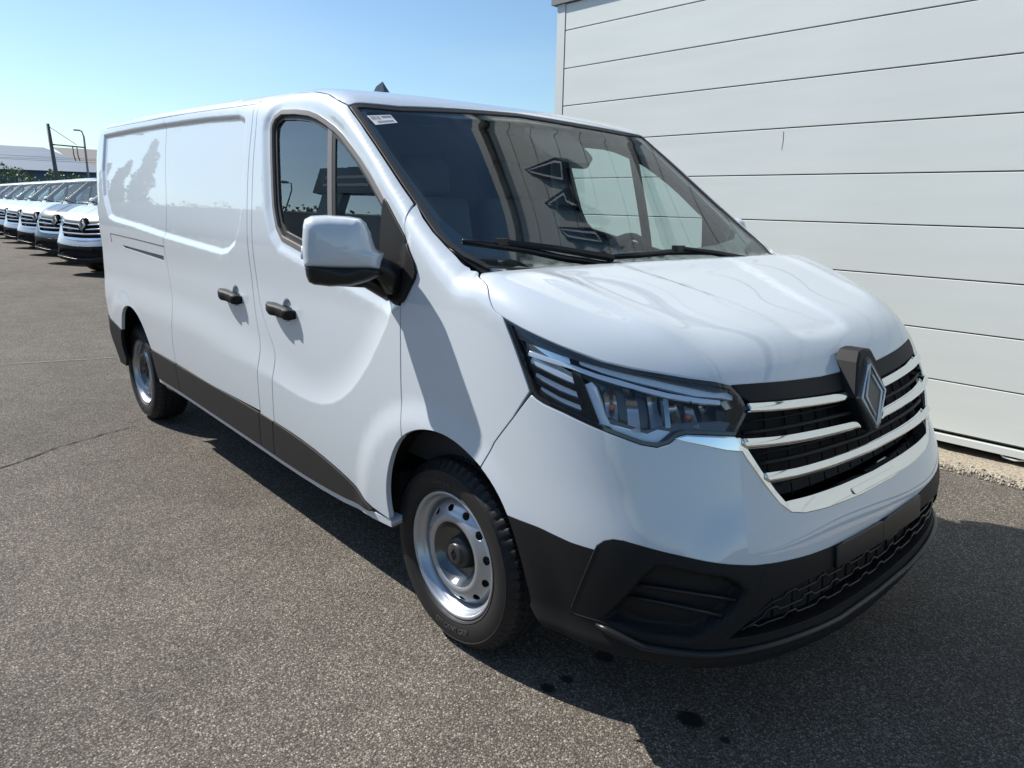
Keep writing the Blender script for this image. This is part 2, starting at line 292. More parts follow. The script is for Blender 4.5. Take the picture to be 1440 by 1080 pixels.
def col_noise(m, c1, c2, scale, lo=.35, hi=.65, detail=4, vec=(1, 1, 1)):
    n, l, b = nodes(m)
    tc = n.new('ShaderNodeTexCoord'); mp = n.new('ShaderNodeMapping'); mp.inputs['Scale'].default_value = vec
    t = n.new('ShaderNodeTexNoise'); t.inputs['Scale'].default_value = scale; t.inputs['Detail'].default_value = detail
    r = n.new('ShaderNodeValToRGB'); r.color_ramp.elements[0].position = lo; r.color_ramp.elements[1].position = hi
    r.color_ramp.elements[0].color = (*c1, 1); r.color_ramp.elements[1].color = (*c2, 1)
    l.new(tc.outputs['Object'], mp.inputs[0]); l.new(mp.outputs[0], t.inputs['Vector']); l.new(t.outputs['Fac'], r.inputs[0]); l.new(r.outputs[0], b.inputs['Base Color'])
    return m
def glass_mat(name, tint, ior=1.52, rough=0.):
    m = bpy.data.materials.new(name); m.use_nodes = True
    n, l = m.node_tree.nodes, m.node_tree.links; n.clear()
    o = n.new('ShaderNodeOutputMaterial'); mx = n.new('ShaderNodeMixShader'); lw = n.new('ShaderNodeLayerWeight'); pw = n.new('ShaderNodeMath'); pw.operation = 'POWER'; pw.inputs[1].default_value = 5; l.new(lw.outputs['Facing'], pw.inputs[0])
    f0 = ((ior-1)/(ior+1))**2; fr = n.new('ShaderNodeMath'); fr.operation = 'MULTIPLY_ADD'; fr.inputs[1].default_value = 1-f0; fr.inputs[2].default_value = f0; l.new(pw.outputs[0], fr.inputs[0])
    tr = n.new('ShaderNodeBsdfTransparent'); tr.inputs[0].default_value = (*tint, 1)
    gl = n.new('ShaderNodeBsdfGlossy'); gl.inputs['Roughness'].default_value = rough
    l.new(fr.outputs[0], mx.inputs[0]); l.new(tr.outputs[0], mx.inputs[1]); l.new(gl.outputs[0], mx.inputs[2]); l.new(mx.outputs[0], o.inputs[0])
    return m
M = {}
M['paint'] = mat('white_paint', (.55, .605, .66), .40, 0, 1.0, .5, .015)
M['paint'].node_tree.nodes['Principled BSDF'].inputs['Coat IOR'].default_value = 1.62
M['grey_paint'] = mat('grey_paint', (.055, .065, .075), .35, 0, 1.0, .5, .03)
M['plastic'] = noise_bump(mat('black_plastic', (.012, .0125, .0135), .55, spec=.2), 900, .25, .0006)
M['plastic_side'] = noise_bump(mat('sunlit_black_plastic', (.027, .0265, .0265), .6, spec=.2), 900, .25, .0006)  # same plastic as the bumper, its colour lightened to look sunlit on the sill
M['plastic_smooth'] = mat('satin_black_plastic', (.012, .013, .015), .34, spec=.35)
M['gloss_black'] = mat('gloss_black', (.010, .011, .013), .12, 0, .6)
M['dark'] = mat('unlit_black', (.006, .006, .007), .8)
M['rubber'] = mat('rubber_seal', (.02, .02, .021), .55)
M['trim'] = mat('grey_window_trim', (.17, .155, .148), .42)
M['chrome'] = mat('chrome', (.80, .82, .82), .05, 1.0)
M['chrome_mark'] = mat('dark_mark', (.52, .55, .56), .15, 1.0)
M['satin'] = mat('satin_metal', (.62, .63, .63), .30, 1.0)
M['steel'] = noise_bump(mat('wheel_silver', (.42, .45, .49), .34, .75, .3), 60, .05, .002)
M['hub'] = mat('hub_plastic', (.03, .03, .032), .38)
M['tyre'] = noise_bump(mat('tyre_rubber', (.014, .014, .015), .58, spec=.35), 160, .35, .001, rough_var=(.45, .7, 18))
M['ws'] = glass_mat('windscreen_glass', (.82, .93, .91), 1.85)
M['sideglass'] = glass_mat('door_glass', (.76, .88, .86), 2.7)
M['lens'] = glass_mat('headlight_lens', (.93, .95, .96), 1.45)
M['interior'] = mat('dark_cab_plastic', (.045, .048, .052), .65)
M['seat'] = noise_bump(mat('seat_fabric', (.08, .085, .10), .9), 300, .4, .001)
M['drl'] = mat('clear_lamp_strip', (.62, .72, .85), .2, 0, .6)
M['housing'] = mat('headlight_housing', (.035, .042, .055), .25, .3, .5)
M['reflector'] = mat('lamp_reflector', (.30, .32, .34), .18, 1.0)
M['amber'] = mat('amber_bulb', (.5, .12, .02), .3)
M['white_print'] = mat('white_sticker', (.75, .76, .78), .5)
M['ink'] = mat('printed_ink', (.12, .12, .14), .5)
M['text'] = mat('tyre_lettering', (.075, .073, .07), .55)

# ---------------------------------------------------------------- mesh helpers
COL = sc.collection
def link(name, me, parent=None, loc=None, rot=None):
    o = bpy.data.objects.new(name, me); COL.objects.link(o)
    if parent: o.parent = parent
    if loc is not None: o.location = loc
    if rot is not None: o.rotation_euler = rot
    return o
def mesh(name, V, F, m, N=None, smooth=True):
    me = bpy.data.meshes.new(name)
    me.from_pydata([tuple(map(float, v)) for v in V], [], [tuple(map(int, f)) for f in F])
    if isinstance(m, (list, tuple)):
        for k in m: me.materials.append(k)
    else: me.materials.append(m)
    me.update()
    if smooth: me.shade_smooth()
    if N is not None: me.normals_split_custom_set_from_vertices([tuple(map(float, n)) for n in N])
    return me
def tag(o, label, cat, group=None, kind=None):
    if label: o['label'] = label
    if cat: o['category'] = cat
    if group: o['group'] = group
    if kind: o['kind'] = kind
    return o

def resample(poly, step, closed=True, smooth=False):
    P = [np.array(p, float) for p in poly]; n = len(P); out = []
    for i in range(n if closed else n-1):
        a, b = P[i], P[(i+1) % n]; L = np.linalg.norm(b-a); k = max(1, int(math.ceil(L/step - .3)))
        for j in range(k): out.append(a + (b-a)*j/k)
    if not closed: out.append(P[-1])
    return np.array(out)
def rounded(poly, r=.02, n=4, only=None):
    """round the corners of a closed polygon"""
    P = [np.array(p, float) for p in poly]; m = len(P); out = []
    for i in range(m):
        a, p, b = P[i-1], P[i], P[(i+1) % m]
        la, lb = np.linalg.norm(a-p), np.linalg.norm(b-p)
        rr = min(r, la*.45, lb*.45)
        if (only is not None and i not in only) or rr < 1e-5: out.append(p); continue
        s, e = p+(a-p)/la*rr, p+(b-p)/lb*rr
        for k in range(n+1):
            t = k/n; out.append((1-t)**2*s + 2*t*(1-t)*p + t*t*e)
    return out
def area(P):
    x, y = P[:, 0], P[:, 1]; return .5*np.sum(x*np.roll(y, -1) - y*np.roll(x, -1))
def inset(P, d):
    if area(P) < 0: P = P[::-1]
    e = np.roll(P, -1, 0) - P; L = np.linalg.norm(e, axis=1, keepdims=True); e = e/np.maximum(L, 1e-9)
    nrm = np.stack([-e[:, 1], e[:, 0]], -1)
    nv = nrm + np.roll(nrm, 1, 0); q = np.sum(nv*nrm, 1, keepdims=True)
    return P + nv*d/np.maximum(q, .5)
def clean(P, eps=1e-4):
    out = [P[0]]
    for p in P[1:]:
        if np.linalg.norm(p-out[-1]) > eps: out.append(p)
    if np.linalg.norm(out[0]-out[-1]) < eps: out.pop()
    return np.array(out)
def fill(poly, holes, res, bstep=None, refine=()):
    """triangulate polygon with an interior grid: returns 2D verts, tris, boundary index loops"""
    bstep = bstep or res
    loops = [clean(resample(p, bstep)) for p in [poly]+list(holes)]
    pts = []; edges = []; ids = []
    for L in loops:
        s = len(pts); pts += [tuple(p) for p in L]; ids.append(list(range(s, s+len(L))))
        edges += [(s+i, s+(i+1) % len(L)) for i in range(len(L))]
    lo = loops[0].min(0); hi = loops[0].max(0)
    gx, gy = np.meshgrid(np.arange(lo[0]+res*.5, hi[0], res), np.arange(lo[1]+res*.5, hi[1], res))
    gx = gx.copy(); gx[1::2] += res*.5
    gx, gy = gx.ravel(), gy.ravel()
    if len(gx):
        keep = seg_dist(gx, gy, loops[0]) > res*.45
        for h in loops[1:]: keep &= seg_dist(gx, gy, h) < -res*.45
        for pl, wd, r2 in refine:
            keep &= ~(np.abs(seg_dist(gx, gy, pl)) < wd)
        pts += list(zip(gx[keep], gy[keep]))
    for ri, (pl, wd, r2) in enumerate(refine):
        pa = np.array(pl); l2 = np.maximum(lo, pa.min(0)-wd); h2 = np.minimum(hi, pa.max(0)+wd)
        if (h2 <= l2).any(): continue
        hx, hy = np.meshgrid(np.arange(l2[0], h2[0], r2), np.arange(l2[1], h2[1], r2)); hx = hx.copy(); hx[1::2] += r2*.5
        hx, hy = hx.ravel(), hy.ravel()
        keep = np.abs(seg_dist(hx, hy, pl)) < wd
        hx, hy = hx[keep], hy[keep]
        keep = seg_dist(hx, hy, loops[0]) > r2*.45
        for h in loops[1:]: keep &= seg_dist(hx, hy, h) < -r2*.45
        for pl2, wd2, _ in refine[:ri]: keep &= ~(np.abs(seg_dist(hx, hy, pl2)) < wd2)
        pts += list(zip(hx[keep], hy[keep]))
    v, e, f, ov, oe, of = geometry.delaunay_2d_cdt([Vector(p) for p in pts], edges, [], 0, 1e-7)
    V = np.array([tuple(p) for p in v]); F = np.array([t for t in f if len(t) == 3])
    c = V[F].mean(1); ins = seg_dist(c[:, 0], c[:, 1], loops[0]) > 0
    for h in loops[1:]: ins &= seg_dist(c[:, 0], c[:, 1], h) < 0
    F = F[ins]
    mp = {}
    for i, o in enumerate(ov):
        for q in o: mp[q] = i
    return V, F, [[mp[i] for i in L if i in mp] for L in ids]

def panel_data(poly, fn, d=0., thick=.02, ins=.0, holes=(), res=.03, hins=None, bstep=None, edge=.0015, refine=()):
    poly = clean(np.array(poly, float))
    if area(poly) < 0: poly = poly[::-1]
    P = inset(poly, ins) if ins else poly
    H = []
    for h in holes:
        h = clean(np.array(h, float)); H.append(inset(h, -ins) if ins else h)
    V2, F, loops = fill(P, H, res, bstep, refine)
    u, v = V2[:, 0], V2[:, 1]
    P3 = fn(u, v, d); N3 = grid_normals(fn, u, v, d)
    # orientation: normals must point outwards (away from body core)
    core = np.array([-1.5, 0, .9]) if True else 0
    Vs = [P3]; Ns = [N3]; Fs = []
    tri = P3[F]; fnm = np.cross(tri[:, 1]-tri[:, 0], tri[:, 2]-tri[:, 0])
    flip = np.sum(fnm*N3[F[:, 0]], 1) < 0
    F = F.copy(); F[flip] = F[flip][:, ::-1]
    Fs += F.tolist(); base = len(P3)
    for li, L in enumerate(loops):
        L = np.array(L); n = len(L)
        A = P3[L]; NN = N3[L]
        T = np.roll(A, -1, 0) - np.roll(A, 1, 0); T /= np.linalg.norm(T, axis=1, keepdims=True)+1e-12
        O = np.cross(T, NN); O /= np.linalg.norm(O, axis=1, keepdims=True)+1e-12
        # outward: compare with 2D side
        t2 = np.roll(V2[L], -1, 0) - np.roll(V2[L], 1, 0)
        e = 1e-3; o2 = np.stack([t2[:, 1], -t2[:, 0]], -1); o2 /= np.linalg.norm(o2, axis=1, keepdims=True)+1e-12
        if (area(V2[L]) < 0) != (li > 0): o2 = -o2
        Q = fn(u[L]+o2[:, 0]*e, v[L]+o2[:, 1]*e, d)
        sg = np.sign(np.sum((Q-A)*O, 1)); sg = 1. if np.sum(sg) >= 0 else -1.
        O = O*sg
        r0 = A; r1 = A + O*edge - NN*edge; r2 = A + O*edge - NN*max(thick, edge*2)
        n1 = NN*.7+O*.7
        off0 = base; Vs += [r0, r1, r1, r2]; Ns += [NN, n1, O, O]; base += 4*n
        for i in range(n):
            j = (i+1) % n
            for a, b in ((0, 1), (2, 3)):
                q = [off0+a*n+i, off0+a*n+j, off0+b*n+j, off0+b*n+i]
                Fs.append(q if sg < 0 else q[::-1])
    return np.concatenate(Vs), Fs, np.concatenate(Ns)
def fix_winding(V, F, N):
    out = []
    for f in F:
        a, b, c = V[f[0]], V[f[1]], V[f[2]]
        nn = np.cross(b-a, c-a)
        if np.dot(nn, N[f[0]]+N[f[1]]+N[f[2]]) < 0: f = list(f)[::-1]
        out.append(f)
    return out
def panel(name, poly, fn, m, parent, both=True, **kw):
    V, F, N = panel_data(poly, fn, **kw)
    F = fix_winding(V, F, N)
    a = link(name, mesh(name, V, F, m, N), parent)
    b = None
    if both:
        V2 = V*np.array([1, -1, 1]); N2 = N*np.array([1, -1, 1])
        b = link(name, mesh(name, V2, [f[::-1] for f in F], m, N2), parent if both is True else both)
    return a, b
def mirror_s(pl): return [(2*SC - s, z) for s, z in reversed(pl)]

def smooth_mesh(name, V, F, m, sub=0):
    return mesh(name, V, F, m)
def box(V, F, c, s, rot=None):
    """append a box (centre, size)"""
    b = len(V)
    for dx in (-.5, .5):
        for dy in (-.5, .5):
            for dz in (-.5, .5):
                p = Vector((dx*s[0], dy*s[1], dz*s[2]))
                if rot is not None: p = rot @ p
                V.append((c[0]+p.x, c[1]+p.y, c[2]+p.z))
    for f in ((0, 1, 3, 2), (4, 6, 7, 5), (0, 4, 5, 1), (2, 3, 7, 6), (0, 2, 6, 4), (1, 5, 7, 3)): F.append([b+i for i in f])
def bevel_box_mesh(name, s, m, bev=.01, seg=2):
    bm = bmesh.new(); bmesh.ops.create_cube(bm, size=1); bmesh.ops.scale(bm, vec=s, verts=bm.verts)
    bmesh.ops.bevel(bm, geom=bm.edges[:], offset=bev, segments=seg, profile=.5, affect='EDGES')
    me = bpy.data.meshes.new(name); bm.to_mesh(me); bm.free(); me.materials.append(m)
    me.shade_smooth() if seg > 2 else None
    return me
def tube(V, F, pts, rad, n=8, cap=True):
    pts = [Vector(p) for p in pts]; b = len(V)
    rads = rad if isinstance(rad, (list, tuple)) else [rad]*len(pts)
    up = Vector((0, 0, 1))
    for i, p in enumerate(pts):
        t = (pts[min(i+1, len(pts)-1)] - pts[max(i-1, 0)]).normalized()
        a = t.cross(up if abs(t.z) < .95 else Vector((1, 0, 0))).normalized(); c = a.cross(t)
        for k in range(n):
            th = 2*math.pi*k/n; V.append(tuple(p + (a*math.cos(th) + c*math.sin(th))*rads[i]))
    for i in range(len(pts)-1):
        for k in range(n):
            F.append([b+i*n+k, b+i*n+(k+1) % n, b+(i+1)*n+(k+1) % n, b+(i+1)*n+k])
    if cap:
        F.append([b+k for k in range(n)][::-1]); F.append([b+(len(pts)-1)*n+k for k in range(n)])
def lathe(name, prof, m, n=64, axis='y', close=False):
    """prof = [(r, o)], o outward (towards -y)"""
    V = []; F = []
    for k in range(n):
        th = 2*math.pi*k/n
        for r, o in prof: V.append((r*math.cos(th), -o, r*math.sin(th)))
    q = len(prof)
    for k in range(n):
        for i in range(q-1):
            F.append([k*q+i, k*q+i+1, ((k+1) % n)*q+i+1, ((k+1) % n)*q+i])
    return mesh(name, V, F, m)
def text_mesh(name, s, size, depth, m, align='CENTER'):
    cu = bpy.data.curves.new(name, 'FONT'); cu.body = s; cu.size = size; cu.extrude = depth; cu.align_x = align; cu.align_y = 'CENTER'
    o = bpy.data.objects.new(name, cu); COL.objects.link(o)
    dg = bpy.context.evaluated_depsgraph_get(); me = bpy.data.meshes.new_from_object(o.evaluated_get(dg))
    bpy.data.objects.remove(o); bpy.data.curves.remove(cu)
    me.materials.clear(); me.materials.append(m); return me
M['badge'] = mat('badge_grey', (.85, .86, .85), .4)
M['badge_plate'] = mat('badge_plate', (.05, .052, .052), .4)
M['dish'] = mat('pressed_dish', (.10, .105, .115), .25, .8, .3)
# ---------------------------------------------------------------- the van
TR_ = TR
FIELDS += [
 (TR['recess'], .016, -.018, .018),
]
SCALLOP.append([(-4.6, .80), (-2.5, .79), (-1.4, .752), (-1.1, .722), (-.944, .709), (-.84, .708), (-.738, .718), (-.65, .742), (-.57, .780), (-.50, .825), (-.44, .878), (-.37, .95), (-.31, 1.03), (-.26, 1.10), (-.235, 1.16), (-.24, 1.25), (-.3, 1.6), (-4.6, 1.9)])
WIN = TR['win_a'] + [(-.24, 1.42), (-.205, 1.37), (-.215, 1.22), (-.27, 1.185)] + TR['win_b']
FIELDS.append((WIN, .014, -.06, -.005))
FOG = TR['fog']
FIELDS.append((FOG, .045, 0., .022))
HC = [(-1.60, 1.052), (-1.055, 1.048)]
CUPS = [[(cx+.046*math.cos(t*math.pi/10), cz+.05*math.sin(t*math.pi/10)) for t in range(20)] for cx, cz in HC]
for c_ in CUPS: FIELDS.append((c_, .012, -.002, .016))
REF_S = [(TR['recess'], .024, .0085)]
REF_D = [(WIN, .065, .014), (SCALLOP[0], .018, .007), (CUPS[1], .02, .006)]
REF_B = [(FOG, .03, .010)]
CREASE = [(.86, .10), (.86, .60), (.90, .67), (.97, .690), (1.107, .682), (1.283, .672), (SC, .664), (2*SC-1.283, .672), (2*SC-.97, .690), (2*SC-.90, .67), (2*SC-.86, .60), (2*SC-.86, .1)]
FIELDS.append((CREASE, -.007, -.10, -.0))
RIDGES.append(([(.42, .345), (.58, .335), (.83, .34), (1.09, .325), (1.338, .29), (SC+.05, .275)], .016, .035))

DOORTOP = [(-1.4401, 1.9119), (-1.40, 1.925), (-1.2, 1.928), (-1.0, 1.915), (-.85, 1.890), (-.76, 1.862), (-.6827, 1.8366)]
LIP = [(.4075, .4589), (.4212, .3798), (.4646, .330), (.5739, .322), (.7124, .325), (.8326, .318), (.9489, .308), (1.0945, .292), (1.338, .258), (SC, .246)]

def smooth_line(P, it=1, k=3):
    P = [np.array(p, float) for p in P]; out = []
    for i in range(len(P)-1):
        a = P[max(i-1, 0)]; b = P[i]; c = P[i+1]; d = P[min(i+2, len(P)-1)]
        for j in range(k):
            t = j/k; out.append(.5*((2*b) + (c-a)*t + (2*a-5*b+4*c-d)*t*t + (3*b-a-3*c+d)*t**3))
    out.append(P[-1]); Q = np.array(out)
    for _ in range(it): Q[1:-1] = .5*Q[1:-1] + .25*(Q[:-2]+Q[2:])
    return [tuple(map(float, q)) for q in Q]
for k_ in ('seam1', 'seam2', 'seam3', 'seam4', 'hoodside', 'archR', 'hl_left'): TR[k_] = smooth_line(TR[k_], 3)
def smooth_arch():
    A = [TR['archDr'][::-1], TR['archFf'], TR['archFb'], TR['archFl']]; full = list(A[0]); cuts = []
    for a in A[1:]: cuts.append((len(full)-1)*3); full += a[1:]
    Q = smooth_line(full, 6); c = [0]+cuts+[len(Q)-1]
    segs = [Q[c[i]:c[i+1]+1] for i in range(4)]
    TR['archDr'] = segs[0][::-1]; TR['archFf'], TR['archFb'], TR['archFl'] = segs[1:]
    TR['seam4'][-1] = segs[1][0]; TR['bseam'][-1] = segs[2][0]
smooth_arch()

def build_van():
    van = link('cargo_van', None); U = {}
    S = P_side
    xt = lambda z: float(xrear(np.array([z]))[0]) + .02
    tail_up = [(xt(z), z) for z in (.70, .8, 1.0, 1.2, 1.4, 1.6, 1.75, 1.86, 1.92)]
    G_ = TR['gutter']
    gut_tail = [(xt(1.93)+.03, 1.945)]
    paint = M['paint']; gap = .0034
    # --- quarter panel
    trackcover = [TR['track'][0], TR['track'][1], (-2.70, 1.2300), (-2.70, 1.170), TR['slot'][0], (-3.71, 1.20)]
    qpoly = ([(-2.9872, .5805), (-2.5231, .5694)] + TR['seam1'][::-1][1:] + [G_[2]] + [(-3.0982, 1.9317)] + G_[1::-1] + gut_tail + tail_up[::-1] + [(xt(.69), .69), (-3.87, .677)] + TR['archR'][::-1])
    slotpoly = [(-3.50, 1.192), (-2.64, 1.170), (-2.64, 1.147), (-3.43, 1.178)]
    q, q2 = panel('rear_quarter_panel', qpoly, S, paint, van, ins=gap, holes=[slotpoly], res=.035, bstep=.012, refine=REF_S)
    for par, sg in ((q, 1), (q2, -1)):
        V, F, N = panel_data([(-3.55, 1.205), (-2.60, 1.182), (-2.60, 1.13), (-3.5, 1.16)], S, d=-.02, thick=.004, res=.05)
        F = fix_winding(V, F, N); 
        if sg < 0: V = V*[1, -1, 1]; N = N*[1, -1, 1]; F = [f[::-1] for f in F]
        link('door_track', mesh('door_track', V, F, M['plastic_smooth'], N), par)
        pts = S(np.array([-3.72, -3.72, -3.13, -2.64, -2.618]), np.array([1.20, 1.2545, 1.2424, 1.229, 1.228]), .0005)*[1, sg, 1]
        V = []; F = []; tube(V, F, pts, .0022, 5); link('track_cover_seam', mesh('track_cover_seam', V, F, M['dark']), par)
    # --- sliding door
    spoly = TR['seam1'] + [(-1.975, .5493)] + [TR['seam2'][-1]] + TR['seam2'][::-1][1:] + TR['gutter'][::-1][0:6]
    spoly = TR['seam1'] + [(-1.975, .5493)] + TR['seam2'][::-1] + [(-1.6956, 1.9068), (-1.9536, 1.9137), (-2.2997, 1.9222)]
    sd, sd2 = panel('sliding_door', spoly, S, paint, van, ins=gap, res=.035, bstep=.012, refine=REF_S+[(CUPS[0], .02, .006)])
    # --- B pillar
    bp = TR['seam2'] + TR['seam2b'][1:] + TR['seam3b'][::-1] + TR['seam3'][::-1]
    panel('door_pillar', bp, S, paint, van, ins=gap, res=.03, bstep=.02)
    zt_h = hermite([-2.981, -2.5231, -1.975, -1.3683, -1.05, -.85, -.70, -.60, -.50, -.44, -.392], [.585, .5700, .555, .5400, .5210, .5010, .4770, .4570, .4290, .4090, .3875])
    zt = lambda s: float(zt_h(s))
    # --- front door
    dpoly = (TR['seam3'] + [(s_, zt(s_)) for s_ in (-1.05, -.95, -.85, -.77, -.70, -.65, -.60, -.55, -.50, -.44)] + [(-.3887, .3971), (-.2742, .3887)] + TR['archDr'][::-1][1:]
             + TR['seam4'][::-1][1:] + TR['apillar'][::-1][1:] + DOORTOP[::-1][1:-1])
    fd, fd2 = panel('front_door', dpoly, S, paint, van, ins=gap, holes=[WIN], res=.03, bstep=.015, refine=REF_D)
    W = clean(resample(rounded(WIN, .05, 5, only=[len(TR['win_a'])+1, len(TR['win_a'])+3]), .02))
    for par, pair in ((fd, True),):
        a, b = panel('window_surround', inset(W, -.004), S, M['trim'], fd, both=fd2, d=.003, thick=.012, holes=[inset(W, .013)], res=.05, bstep=.02)
        panel('window_seal', inset(W, .012), S, M['rubber'], fd, both=fd2, d=-.010, thick=.02, holes=[inset(W, .034)], res=.05, bstep=.02)
        panel('side_window', inset(W, .030), S, M['sideglass'], fd, both=fd2, d=-.016, thick=.002, res=.08)
        wb_ = [(-.80, 1.79), (-.755, 1.77), (-.652, 1.20), (-.705, 1.20)]
        panel('window_bar', [(-.7987, 1.765), (-.765, 1.750), (-.672, 1.245), (-.706, 1.25)], S, M['trim'], fd, both=fd2, d=-.009, thick=.01, res=.06)
        panel('window_bar', [(-.765, 1.752), (-.742, 1.748), (-.648, 1.235), (-.672, 1.243)], S, M['rubber'], fd, both=fd2, d=-.011, thick=.01, res=.06)
    # --- fender
    fpoly = (TR['fend_top'] + TR['hoodside'][1:] + TR['hl_left'][::-1][1:] + TR['bseam'][1:] + TR['archFf'][::-1][1:] + TR['seam4'][::-1][1:-1])
    panel('front_wing', fpoly, S, paint, van, ins=gap, res=.028, bstep=.015)
    # --- lower body trims
    def strip(name, top, bot, m, d, th=.02, r=.012):
        panel(name, rounded(top + bot[::-1], r, 3), S, m, van, ins=gap, d=d, thick=th, res=.06, bstep=.03)
    zb = lambda s: float(np.interp(s, [-3.0, -2.49, -1.42, -1.18, -.9, -.66, -.39, -.27], [.405, .398, .362, .352, .346, .352, .378, .386]))
    def seg(a, b, n=5): return [(a+(b-a)*i/n) for i in range(n+1)]
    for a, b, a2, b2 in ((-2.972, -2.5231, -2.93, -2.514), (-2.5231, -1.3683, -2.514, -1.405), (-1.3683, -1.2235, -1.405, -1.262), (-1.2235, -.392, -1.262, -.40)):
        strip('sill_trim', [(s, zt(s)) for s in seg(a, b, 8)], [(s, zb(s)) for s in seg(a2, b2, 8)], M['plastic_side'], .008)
    panel('sill', [(s, zb(s)-.001) for s in seg(-2.95, -.275, 14)] + [(s, zb(s)-.028) for s in seg(-2.95, -.275, 14)][::-1], S, paint, van, d=-.004, thick=.05, res=.08)
    # --- roof
    gx = [tuple(p) for p in (gut_tail + G_ + DOORTOP[1:])]
    E = P_side(np.array([p[0] for p in gx]), np.array([p[1] for p in gx]))
    edge = [(float(a), float(b)) for a, b in E[:, :2]]
    ws_top = [(-.671, -.6468), (-.690, -.358), (-.715, -.01), (-.690, .358), (-.680, .6468)]
    rp = edge + ws_top + [(x, -y) for x, y in reversed(edge)]
    roof, _ = panel('roof', rp, P_top, paint, van, both=False, ins=0, res=.045, bstep=.03, edge=.0008)
    # --- rear face (plain doors, never in view)
    def P_rear(y, z, d=0.):
        y = np.asarray(y, float); lo = np.full(y.shape, -4.6); hi = np.full(y.shape, -3.5)
        for _ in range(26):
            m = (lo+hi)/2; g = G(np.stack([m, y, z], -1)) - d
            lo = np.where(g > 0, m, lo); hi = np.where(g > 0, hi, m)
        return np.stack([(lo+hi)/2, y, z], -1)
    for sg in (-1, 1):
        yy = [(sg*.005, .5), (sg*.86, .5), (sg*.885, .9), (sg*.87, 1.3), (sg*.83, 1.7), (sg*.77, 1.86), (sg*.7, 1.90), (sg*.005, 1.93)]
        rd, _ = panel('rear_door', yy, P_rear, paint, van, both=False, ins=gap, res=.06)
        pane, _ = panel('rear_window', [(sg*.14, 1.25), (sg*.74, 1.25), (sg*.70, 1.72), (sg*.14, 1.74)], P_rear, M['gloss_black'], rd, both=False, d=.003, thick=.004, res=.1)
    rb, _ = panel('rear_bumper', [(-.88, .33), (.88, .33), (.90, .52), (-.90, .52)], P_rear, M['plastic'], van, both=False, d=.02, thick=.05, res=.08)
    panel('rear_bumper_side', [(-3.563, .622), (-3.87, .675), (xt(.68)+.01, .688), (xt(.55)+.012, .55), (xt(.45)+.012, .45), (xt(.36)+.02, .36), (-3.62, .36), (-3.575, .42), (-3.612, .511), (-3.59, .58)], S, M['plastic'], van, d=.004, ins=gap, res=.04, bstep=.02)
    # --- bonnet
    hx = [(.1236, -.8473)] + TR['hoodside_xy'][1:] + TR['hl_top_xy'][1:] + [(.8355, -.4803), (.8513, -.3799), (.8666, -.1918), (.8720, -.0682)]
    rear_edge = [(.155, .5), (.168, .2), (.172, 0), (.168, -.2), (.155, -.5), (.135, -.75)]
    def P_bon(u, v, d=0.):
        u = np.asarray(u, float); v = np.asarray(v, float)
        O = np.stack([.5+(u-.5)*.55, v*.45, np.full(u.shape, .75)], -1); T = np.stack([u, v, np.full(u.shape, 1.15)], -1)
        D = T-O; D = D/np.linalg.norm(D, axis=-1, keepdims=True); lo = np.full(u.shape, .05); hi = np.full(u.shape, 1.1)
        for _ in range(26):
            m = (lo+hi)/2; pos = G(O+D*m[..., None], full=False) - d > 0
            hi = np.where(pos, m, hi); lo = np.where(pos, lo, m)
        return O + D*((lo+hi)/2)[..., None]
    def uv(P):
        t = (P[:, 2]-.75)/.4; return [(.5+(x-.5)/(.55+.45*k), y/(.45+.55*k)) for (x, y), k in zip(P[:, :2], t)]
    sides = TR['hoodside'] + TR['hl_top'][1:] + [(.9931, 1.0406), (1.0924, 1.0341), (1.2931, 1.0233), (SC, 1.0200)]
    sides = [tuple(p) for p in resample(sides, .02, False)]
    A = P_side(np.array([p[0] for p in sides]), np.array([p[1] for p in sides]))
    ua = uv(A); re_ = np.array(rear_edge); ub = uv(P_top(re_[:, 0], re_[:, 1]))
    hp = ua + [(x, -y) for x, y in reversed(ua[:-1])] + ub
    bonnet, _ = panel('bonnet', hp, P_bon, paint, van, both=False, ins=gap, res=.022, bstep=.015, edge=.004)
    # --- windscreen
    ap = TR['apillar_xy']
    LA = [(-.70, .842), (-.576, .8586), (-.4726, .868), (-.3738, .876), (-.2886, .8845), (-.2104, .8885), (-.1521, .8915), (-.0929, .894), (-.0274, .890), (.0305, .8743), (.0834, .8519), (.1236, .8473)]
    outer = ap + [(.14, -.6), (.16, -.3), (.164, 0), (.16, .3), (.14, .6)] + LA[::-1] + [(x, y) for x, y in ws_top[::-1]]
    outer = clean(np.array(outer))
    oi = inset(outer, .003)
    panel('windscreen_frame', oi, P_top, M['rubber'], van, both=False, d=-.003, thick=.012, holes=[inset(outer, .022)], res=.05, bstep=.02)
    wsg, _ = panel('windscreen', inset(outer, .018), P_top, M['ws'], van, both=False, d=-.008, thick=.004, res=.05, bstep=.03)
    # black print border of the glass, wide at the foot
    inner = [(-.655, -.80), (-.46, -.822), (-.30, -.828), (-.15, -.828), (-.06, -.80), (-.02, -.72), (.02, -.5), (.045, -.2), (.05, 0), (.045, .2), (.02, .5), (-.02, .70), (-.06, .775), (-.15, .795), (-.30, .80), (-.46, .79), (-.655, .775), (-.66, .4), (-.668, 0), (-.645, -.4)]
    panel('glass_border', inset(outer, .019), P_top, M['gloss_black'], wsg, both=False, d=-.0135, thick=.002, holes=[inner], res=.05, bstep=.03)
    st, _ = panel('registration_sticker', TR['sticker'], P_top, M['white_print'], wsg, both=False, d=-.0065, thick=.0004, res=.03, edge=.0002)
    rnd = random.Random(4)
    sx = np.array(TR['sticker'])
    def stq(u, v):   # bilinear
        a, b, c, d = sx; return a*(1-u)*(1-v)+b*u*(1-v)+c*u*v+d*(1-u)*v
    bars = []
